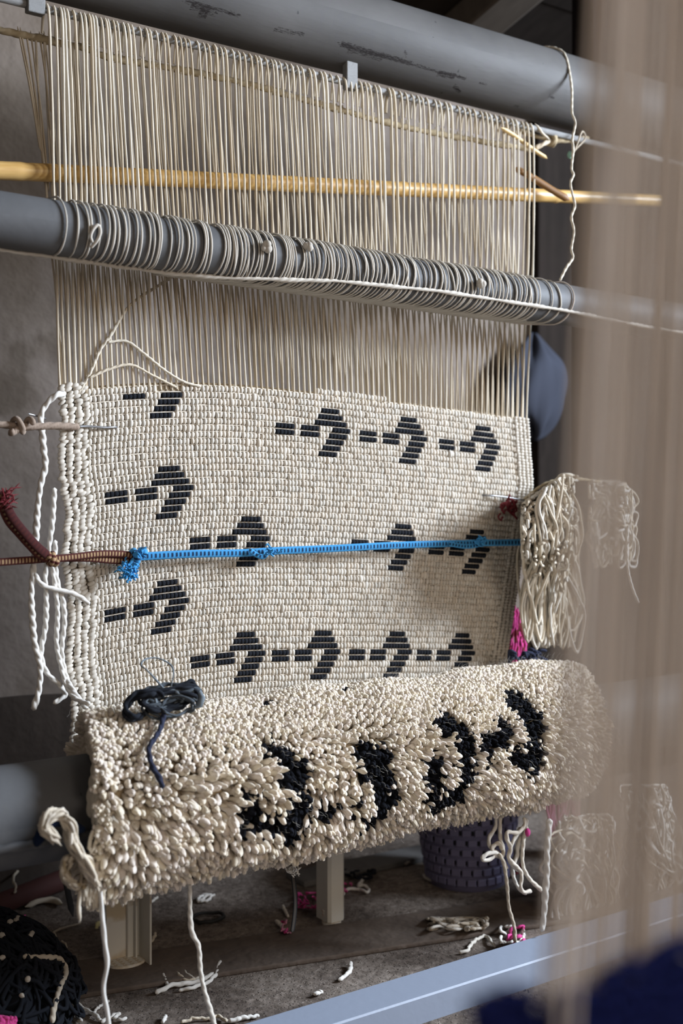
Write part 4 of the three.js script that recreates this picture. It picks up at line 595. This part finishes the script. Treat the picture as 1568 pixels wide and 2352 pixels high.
{ // woven plastic basket
  const c = W(1072, 2020, -0.17); const bx = c.x + 0.0, bz = -0.17, r0 = 0.075, r1 = 0.108, h = 0.20;
  const t = thing('woven_basket', 'purple-grey woven plastic basket behind the right half of the roll', 'basket');
  const prof = []; for (let k = 0; k <= 12; k++) prof.push(new THREE.Vector2(lerp(r0, r1, k / 12), k / 12 * h)); const pr2 = [new THREE.Vector2(0.001, 0.004), new THREE.Vector2(r0 - 0.006, 0.004), ...prof, new THREE.Vector2(r1 + 0.006, h), new THREE.Vector2(r1 + 0.006, h + 0.012), new THREE.Vector2(r1 - 0.004, h + 0.012), ...prof.slice().reverse().map((v) => new THREE.Vector2(v.x - 0.004, v.y + 0.002))];
  mesh('body', new THREE.LatheGeometry(pr2, 56).translate(bx, 0, bz), M.basket, t);
  const hz = [], st = []; for (let r = 0; r < 9; r++) { const y = 0.018 + r * 0.0195, rad = lerp(r0, r1, y / h); for (let k = 0; k < 26; k++) { const a = (k + (r % 2) * 0.5) / 26 * 6.283; const e = new THREE.Euler(0, -a + Math.PI / 2, 0), q = new THREE.Quaternion().setFromEuler(e); hz.push(new RoundedBoxGeometry(0.017, 0.014, 0.005, 1, 0.002).applyQuaternion(q).translate(bx + (rad + 0.0015) * Math.cos(a), y, bz + (rad + 0.0015) * Math.sin(a))); st.push(new THREE.BoxGeometry(0.005, 0.008, 0.003).applyQuaternion(q).translate(bx + (rad + 0.0004) * Math.cos(a + 0.12), y, bz + (rad + 0.0004) * Math.sin(a + 0.12))); } }
  mesh('weave', mergeGeometries(hz), M.basket, t).userData.kind = 'stuff'; mesh('slots', mergeGeometries(st), M.basketHole, t).userData.kind = 'stuff';
}
{ const a = FL(-30, 2088, 0.02), b = FL(150, 2018, 0.02); tag(mesh('red_pole', yarn([a, a.clone().lerp(b, 0.5), b, b.clone().add(b.clone().sub(a).multiplyScalar(0.2))], 0.019, { m: 16, n: 24, slub: 0.02 }), M.redPipe), 'dark red-brown pole on the floor under the lower left pipe', 'pole'); }
// black yarn heap at lower left
{
  const t = thing('black_yarn_heap', 'large heap of tangled black yarn on the floor at lower left', 'yarn heap'); const q = rng(88);
  const c = FL(30, 2300, 0), g = new THREE.SphereGeometry(1, 40, 20, 0, 6.283, 0, 1.62), p = g.attributes.position; for (let i = 0; i < p.count; i++) { const k = 1 + 0.12 * Math.sin(p.getX(i) * 9) * Math.cos(p.getZ(i) * 8); p.setXYZ(i, c.x - 0.07 + p.getX(i) * 0.15 * k, Math.max(0, p.getY(i)) * 0.115 * k, c.z - 0.02 + p.getZ(i) * 0.20 * k); } g.computeVertexNormals(); mesh('core', g, M.black, t);
  const gs = []; for (let k = 0; k < 260; k++) { const pts = []; let a = q() * 6.283, u = rr(0, 6.283, q), v = rr(0.05, 1.45, q); for (let j = 0; j < 8; j++) { u += rr(-0.35, 0.35, q); v = clamp(v + rr(-0.3, 0.3, q), 0.03, 1.5); const f = 1.04 + rr(0, 0.1, q); pts.push(V(c.x - 0.07 + 0.15 * f * Math.sin(v) * Math.cos(u), 0.115 * f * Math.cos(v) + 0.003, c.z - 0.02 + 0.20 * f * Math.sin(v) * Math.sin(u))); } gs.push(yarn(pts, rr(0.0022, 0.0036, q), { n: 30, m: 5 })); }
  mesh('strands', mergeGeometries(gs), M.black, t).userData.kind = 'stuff';
  const H = (px, py) => { const dx = (px - PX0) / FOCAL, d = V(SN + dx * CS, (PY0 - py) / FOCAL, -(CS - dx * SN)); let t2 = 0.9; for (; t2 < 2.4; t2 += 0.004) { const s = CAM.clone().addScaledVector(d, t2), e = ((s.x - c.x + 0.07) / 0.15) ** 2 + (s.y / 0.115) ** 2 + ((s.z - c.z + 0.02) / 0.20) ** 2; if (e < 1.25 || s.y < 0.004) break; } return CAM.clone().addScaledVector(d, t2 - 0.006); };
  let i = 0; for (const [x, y, x2, y2, l] of [[20, 2121, 26, 2117, 'left of the pink thread'], [35, 2118, 41, 2108, 'touching the pink thread'], [2, 2148, 6, 2154, 'at the left picture edge'], [68, 2152, 75, 2142, 'on the right flank'], [4, 2196, 6, 2206, 'low at the left edge'], [48, 2292, 53, 2284, 'near the bottom'], [62, 2256, 66, 2244, 'slim and tan, above the lowest one']]) { const a = H(x, y), b = H(x2, y2); tag(mesh('yarn_bit', yarn([a, a.clone().lerp(b, 0.5).add(V(0, 0.001, 0)), b], 0.0046, { n: 12, m: 8, slub: 0.1 }), M.cream), 'small cream yarn bit on the black heap, ' + l, 'yarn bit', 'cream bits on the black heap'); i++; }
  loose('yarn_scrap', 'thick cream cord scrap bending over the black heap', [[52, 2197], [84, 2198], [118, 2199], [137, 2203], [149, 2222], [150, 2239], [141, 2258], [130, 2292], [122, 2325], [120, 2350]].map(([a, b]) => H(a, b)), 0.0040, M.creamB, { ply: 2, pitch: 0.013 }, 'yarn scrap');
  loose('pink_thread', 'thin pink thread on the upper slope of the black heap', [H(42, 2114), H(50, 2108), H(60, 2101)], 0.002, M.pink, {}, 'thread');
  const g2 = []; for (let k = 0; k < 40; k++) { const pts = []; let x = rr(-10, 26, q), y = rr(2336, 2375, q); for (let j = 0; j < 5; j++) { x += rr(-9, 9, q); y += rr(-7, 7, q); pts.push(H(clamp(x, -20, 30), Math.max(2336, y)).add(V(0, 0.002, 0.006 + rr(0, 0.004, q)))); } g2.push(yarn(pts, 0.0028, { n: 16, m: 5 })); }
  tag(mesh('pink_bundle', mergeGeometries(g2), M.pink), 'bright pink yarn clump at the bottom left corner', 'yarn bundle');
}
// scraps of yarn on the floor
const scrap = (label, pts, r0, mat, o = {}) => { const r = r0 * 0.8, q = rng(Math.round(pts[0][0] * 7 + pts[0][1])); const P = pts.map(([a, b], i) => { const p = FL(a, b, r + 0.0005); p.y += rr(0, 0.002, q) + (i % 2) * 0.0012; return p; }); return loose('yarn_scrap', label, wob(P, Math.max(10, P.length * 3), 0.0011, q).map((v) => { v.y = Math.max(r, v.y); return v; }), r, mat, { ply: 2, pitch: r * 4.2, depth: 0.13, ...o }, 'yarn scrap'); };
scrap('white yarn scrap lying in a curl right of the black heap', [[110, 2289], [131, 2296], [156, 2292], [175, 2304], [190, 2317], [213, 2332], [232, 2346]], 0.0034, M.white);
scrap('thick white yarn scrap crossing the curl right of the black heap', [[143, 2276], [155, 2286], [168, 2296], [174, 2317], [177, 2338], [188, 2350]], 0.0036, M.white);
scrap('grey-brown yarn scrap at the foot of the white curl right of the black heap', [[152, 2300], [156, 2318], [168, 2338], [182, 2350]], 0.0026, M.creamB);
scrap('short white yarn end right of the long white string at the bottom', [[212, 2330], [228, 2316], [244, 2304], [252, 2302]], 0.0024, M.white);
scrap('folded white yarn pieces at the bottom edge beside the white string', [[232, 2350], [255, 2338], [275, 2330], [262, 2340], [280, 2345], [290, 2340]], 0.0033, M.white);
scrap('tan yarn scrap lying over the red-brown pole', [[116, 2016], [95, 2014], [72, 2026], [53, 2039], [34, 2052], [30, 2064], [36, 2085], [33, 2096]], 0.003, M.creamB).position.y += 0.034;
scrap('pale combed fibre wisp on the floor above the black heap', [[57, 2084], [95, 2072], [120, 2068], [143, 2080]], 0.006, M.creamB, { ply: 0, slub: 0.25 });
scrap('thin grey-brown thread looping on the floor left of the stool leg', [[186, 2122], [152, 2132], [126, 2142], [131, 2160], [134, 2182], [147, 2187], [152, 2174], [141, 2163]], 0.0024, M.creamB);
scrap('small yellow fluff bit left of the white stool leg', [[219, 2134], [224, 2127], [231, 2120]], 0.0055, M.yellow, { ply: 0, slub: 0.3 });
scrap('long white yarn of the little bundle on the floor right of the stool leg', [[356, 2282], [404, 2266], [440, 2258], [470, 2250], [490, 2238], [506, 2212]], 0.0042, M.white);
scrap('second white yarn of the little bundle on the floor right of the stool leg', [[410, 2276], [450, 2270], [478, 2258], [496, 2240], [503, 2222]], 0.0036, M.white);
scrap('curved cream yarn end at the left of the little floor bundle', [[400, 2224], [412, 2245], [428, 2254], [450, 2252]], 0.0034, M.creamB);
scrap('curved pale yarn end in the middle of the little floor bundle', [[422, 2222], [430, 2242], [448, 2250], [470, 2244]], 0.0036, M.creamC);
scrap('short upright white yarn end on the left of the little floor bundle', [[374, 2238], [380, 2254], [387, 2268]], 0.0034, M.white);
scrap('short pale yarn stub on the right of the little floor bundle', [[474, 2240], [482, 2226]], 0.003, M.creamC);
scrap('small white yarn loop on the floor behind the twisted string', [[494, 2056], [475, 2062], [456, 2072], [456, 2066], [470, 2056], [484, 2058], [478, 2068], [460, 2073]], 0.0032, M.white);
scrap('straight grey thread on the floor just right of the stool leg', [[328, 2090], [345, 2076], [362, 2060]], 0.0028, M.creamC);
scrap('curled pale yarn scrap on the floor beside the stool leg foot', [[324, 2164], [338, 2166], [352, 2156], [358, 2146]], 0.0032, M.creamB);
scrap('dark rubber ring lying on the floor behind the twisted string', [[440, 2112], [452, 2102], [480, 2098], [508, 2100], [512, 2108], [490, 2116], [462, 2120], [442, 2113]], 0.0042, M.rubber, { ply: 0 });
scrap('white yarn curl on the floor right of the second stool leg', [[780, 2059], [801, 2044], [823, 2044], [842, 2052], [844, 2039], [830, 2036], [823, 2038], [832, 2025], [842, 2012]], 0.0036, M.white);
scrap('white yarn scrap on the floor in front of the woven basket', [[972, 2011], [986, 2023], [1005, 2024], [1021, 2036], [1031, 2030], [1062, 2027]], 0.0042, M.creamC);
scrap('thin white yarn with a cut end next to the floor beam', [[1053, 2189], [1072, 2186], [1082, 2170], [1104, 2154], [1113, 2149], [1126, 2164], [1136, 2178]], 0.0034, M.creamC);
scrap('short twisted white yarn piece on the floor above the beam', [[776, 2252], [792, 2243], [802, 2232], [806, 2215]], 0.0044, M.white);
scrap('tiny white yarn bit on the floor just above the beam', [[721, 2287], [729, 2283], [739, 2278]], 0.004, M.white);
scrap('pale crumb of yarn on the grey plank at the back', [[928, 1984], [942, 1981]], 0.006, M.creamC, { ply: 0 });
scrap('thin grey string on the floor right of the black ribbon', [[690, 2012], [704, 2013], [720, 2008]], 0.0025, M.creamC);
scrap('pale yarn end on the floor left of the black ribbon', [[650, 2082], [656, 2098], [661, 2108]], 0.0032, M.creamC);
scrap('white yarn piece meeting the pink thread left of the black ribbon', [[632, 2118], [640, 2124], [648, 2132]], 0.0042, M.creamC);
scrap('thin yarn lying along the edge of the floor beam at bottom', [[415, 2350], [446, 2343], [482, 2341], [500, 2336], [512, 2344], [520, 2350]], 0.003, M.creamB);
scrap('white yarn end at the bottom edge left of the twisted string', [[375, 2350], [378, 2342], [381, 2335]], 0.0036, M.white);
scrap('white fluff strip along the back edge of the floor beam', [[525, 2348], [560, 2342], [596, 2335]], 0.003, M.white, { slub: 0.3 });
const clump = (label, px, py, w, h, n, r0, mats, seed, hh = 0.016) => { const r = r0 * 0.72, q = rng(seed), t = thing('yarn_clump', label, 'yarn clump'); for (let k = 0; k < n; k++) { let x = px + rr(-w, w, q), y = py + rr(-h, h, q), a = q() * 6.28; const pts = []; for (let j = 0; j < 6; j++) { a += rr(-1, 1, q); x = clamp(x + w * 0.4 * Math.cos(a), px - w * 1.2, px + w * 1.2); y = clamp(y + h * 0.5 * Math.sin(a), py - h * 1.2, py + h * 1.2); pts.push(FL(x, y, r + rr(0, hh, q))); } mesh('strand', yarn(pts, r * rr(0.8, 1.2, q), { n: 22, m: 6, slub: 0.14 }), mats[k % mats.length], t); } };
clump('pink yarn clump on the floor between the black ribbon and the second stool leg', 709, 2068, 20, 14, 14, 0.0026, [M.pink], 301);
clump('thin pink yarn clump on the floor just left of the black ribbon', 656, 2128, 9, 12, 8, 0.0022, [M.pinkPale, M.pink], 302);
clump('pink yarn clump partly hidden behind the second stool leg', 790, 2037, 14, 8, 10, 0.0026, [M.pink], 303);
clump('fluffy tan and white yarn clump lying on the plank at right', 1050, 2122, 56, 10, 26, 0.0042, [M.creamB, M.creamC, M.cream], 304, 0.02);
clump('red and white yarn clump on the floor behind the beam at right', 1175, 2146, 22, 15, 18, 0.0038, [M.white, M.pink, M.white], 305, 0.02);
clump('dark red yarn clump in the shade right of the basket', 1168, 1995, 22, 10, 12, 0.003, [M.red], 306);
clump('flattened black yarn clump behind the second stool leg', 820, 2008, 34, 8, 12, 0.0036, [M.black], 307, 0.01);

// ------------------------------------------------------------------ the near loom's warp and navy rug, close to the lens
{
  const t = thing('near_rug', 'deep navy rug with beige warp threads close to the camera at right', 'rug'); const q = rng(404);
  const zn = 1.25, lean = 0.075;                                   // the sheet leans: x grows with height
  const X = (px, py) => { const p = W(px, py, zn); return p.x - lean * (p.y - 0.75); };
  const xL = X(1298, 1130), top = 2.22;
  const at = (x, y, z = zn) => V(x + lean * (y - 0.75), y, z);
  const rugTop = (x) => { const u = (x - xL) / 0.0625; return (u < -0.12 ? 0.574 : u < 0.05 ? 0.5615 : 0.5645 + 0.0025 * Math.min(2, Math.floor(u * 5) * 0.5)) + 0.0012 * Math.sin(x * 1300); };
  let x = xL, k = 0;
  while (x < xL + 0.32) {
    const clusterGap = [0.0088, 0.0034, 0.0042, 0.0078, 0.0032, 0.0048, 0.0074, 0.0034][k % 8] * rr(0.85, 1.15, q);
    for (const dz of [0, -0.022]) { const xx = x + (dz ? 0.0025 : 0) + rr(-0.0006, 0.0006, q), yb = k < 2 ? 0.535 : rugTop(xx) - 0.01; const pts = []; for (let j = 0; j <= 6; j++) { const y = lerp(top, yb, j / 6); pts.push(at(xx + rr(-0.0006, 0.0006, q), y, zn + (k < 2 ? 0.010 : 0) + dz * (1 - 0.6 * j / 6))); } mesh('warp_thread', yarn(pts, rr(0.00105, 0.0014, q), { n: 60, m: 6, slub: 0.1, rnd: q, cap: false }), M.nearWarp, t); }
    x += clusterGap; k++;
  }
  // woven part: a cloth with a stepped top edge and rows of looped knots
  const gs = []; const knot = new THREE.SphereGeometry(1, 8, 6), list = [];
  const nx = 60; const P = [], I = []; for (let i = 0; i <= nx; i++) { const xx = xL - 0.030 + i / nx * 0.36, yt = rugTop(xx) - 0.004; for (const [y, z] of [[yt, zn + 0.003], [0.02, zn + 0.003]]) { const p = at(xx, y, z); P.push(p.x, p.y, p.z); } } for (let i = 0; i < nx; i++) { const a = i * 2; I.push(a, a + 1, a + 2, a + 2, a + 1, a + 3); }
  const cl = new THREE.BufferGeometry(); cl.setAttribute('position', new THREE.Float32BufferAttribute(P, 3)); cl.setAttribute('uv', new THREE.Float32BufferAttribute(P.filter((_, i) => i % 3 !== 2).map((v) => v * 12), 2)); cl.setIndex(I); cl.computeVertexNormals(); mesh('cloth', cl, M.navy, t);
  for (let xx = xL - 0.034; xx < xL + 0.32; xx += 0.0042) for (let y = rugTop(xx); y > 0.40; y -= 0.006) { const p = at(xx + rr(-0.001, 0.001, q), y + rr(-0.001, 0.002, q), zn + 0.004); list.push({ m: new THREE.Matrix4().compose(p, new THREE.Quaternion().setFromEuler(new THREE.Euler(0, 0, rr(-0.4, 0.4, q))), V(0.0026, 0.0036, 0.0038)), c: [1, 1, 1] }); }
  inst('knots', knot, M.navy, list, t);
}
renderer.render(scene, camera);
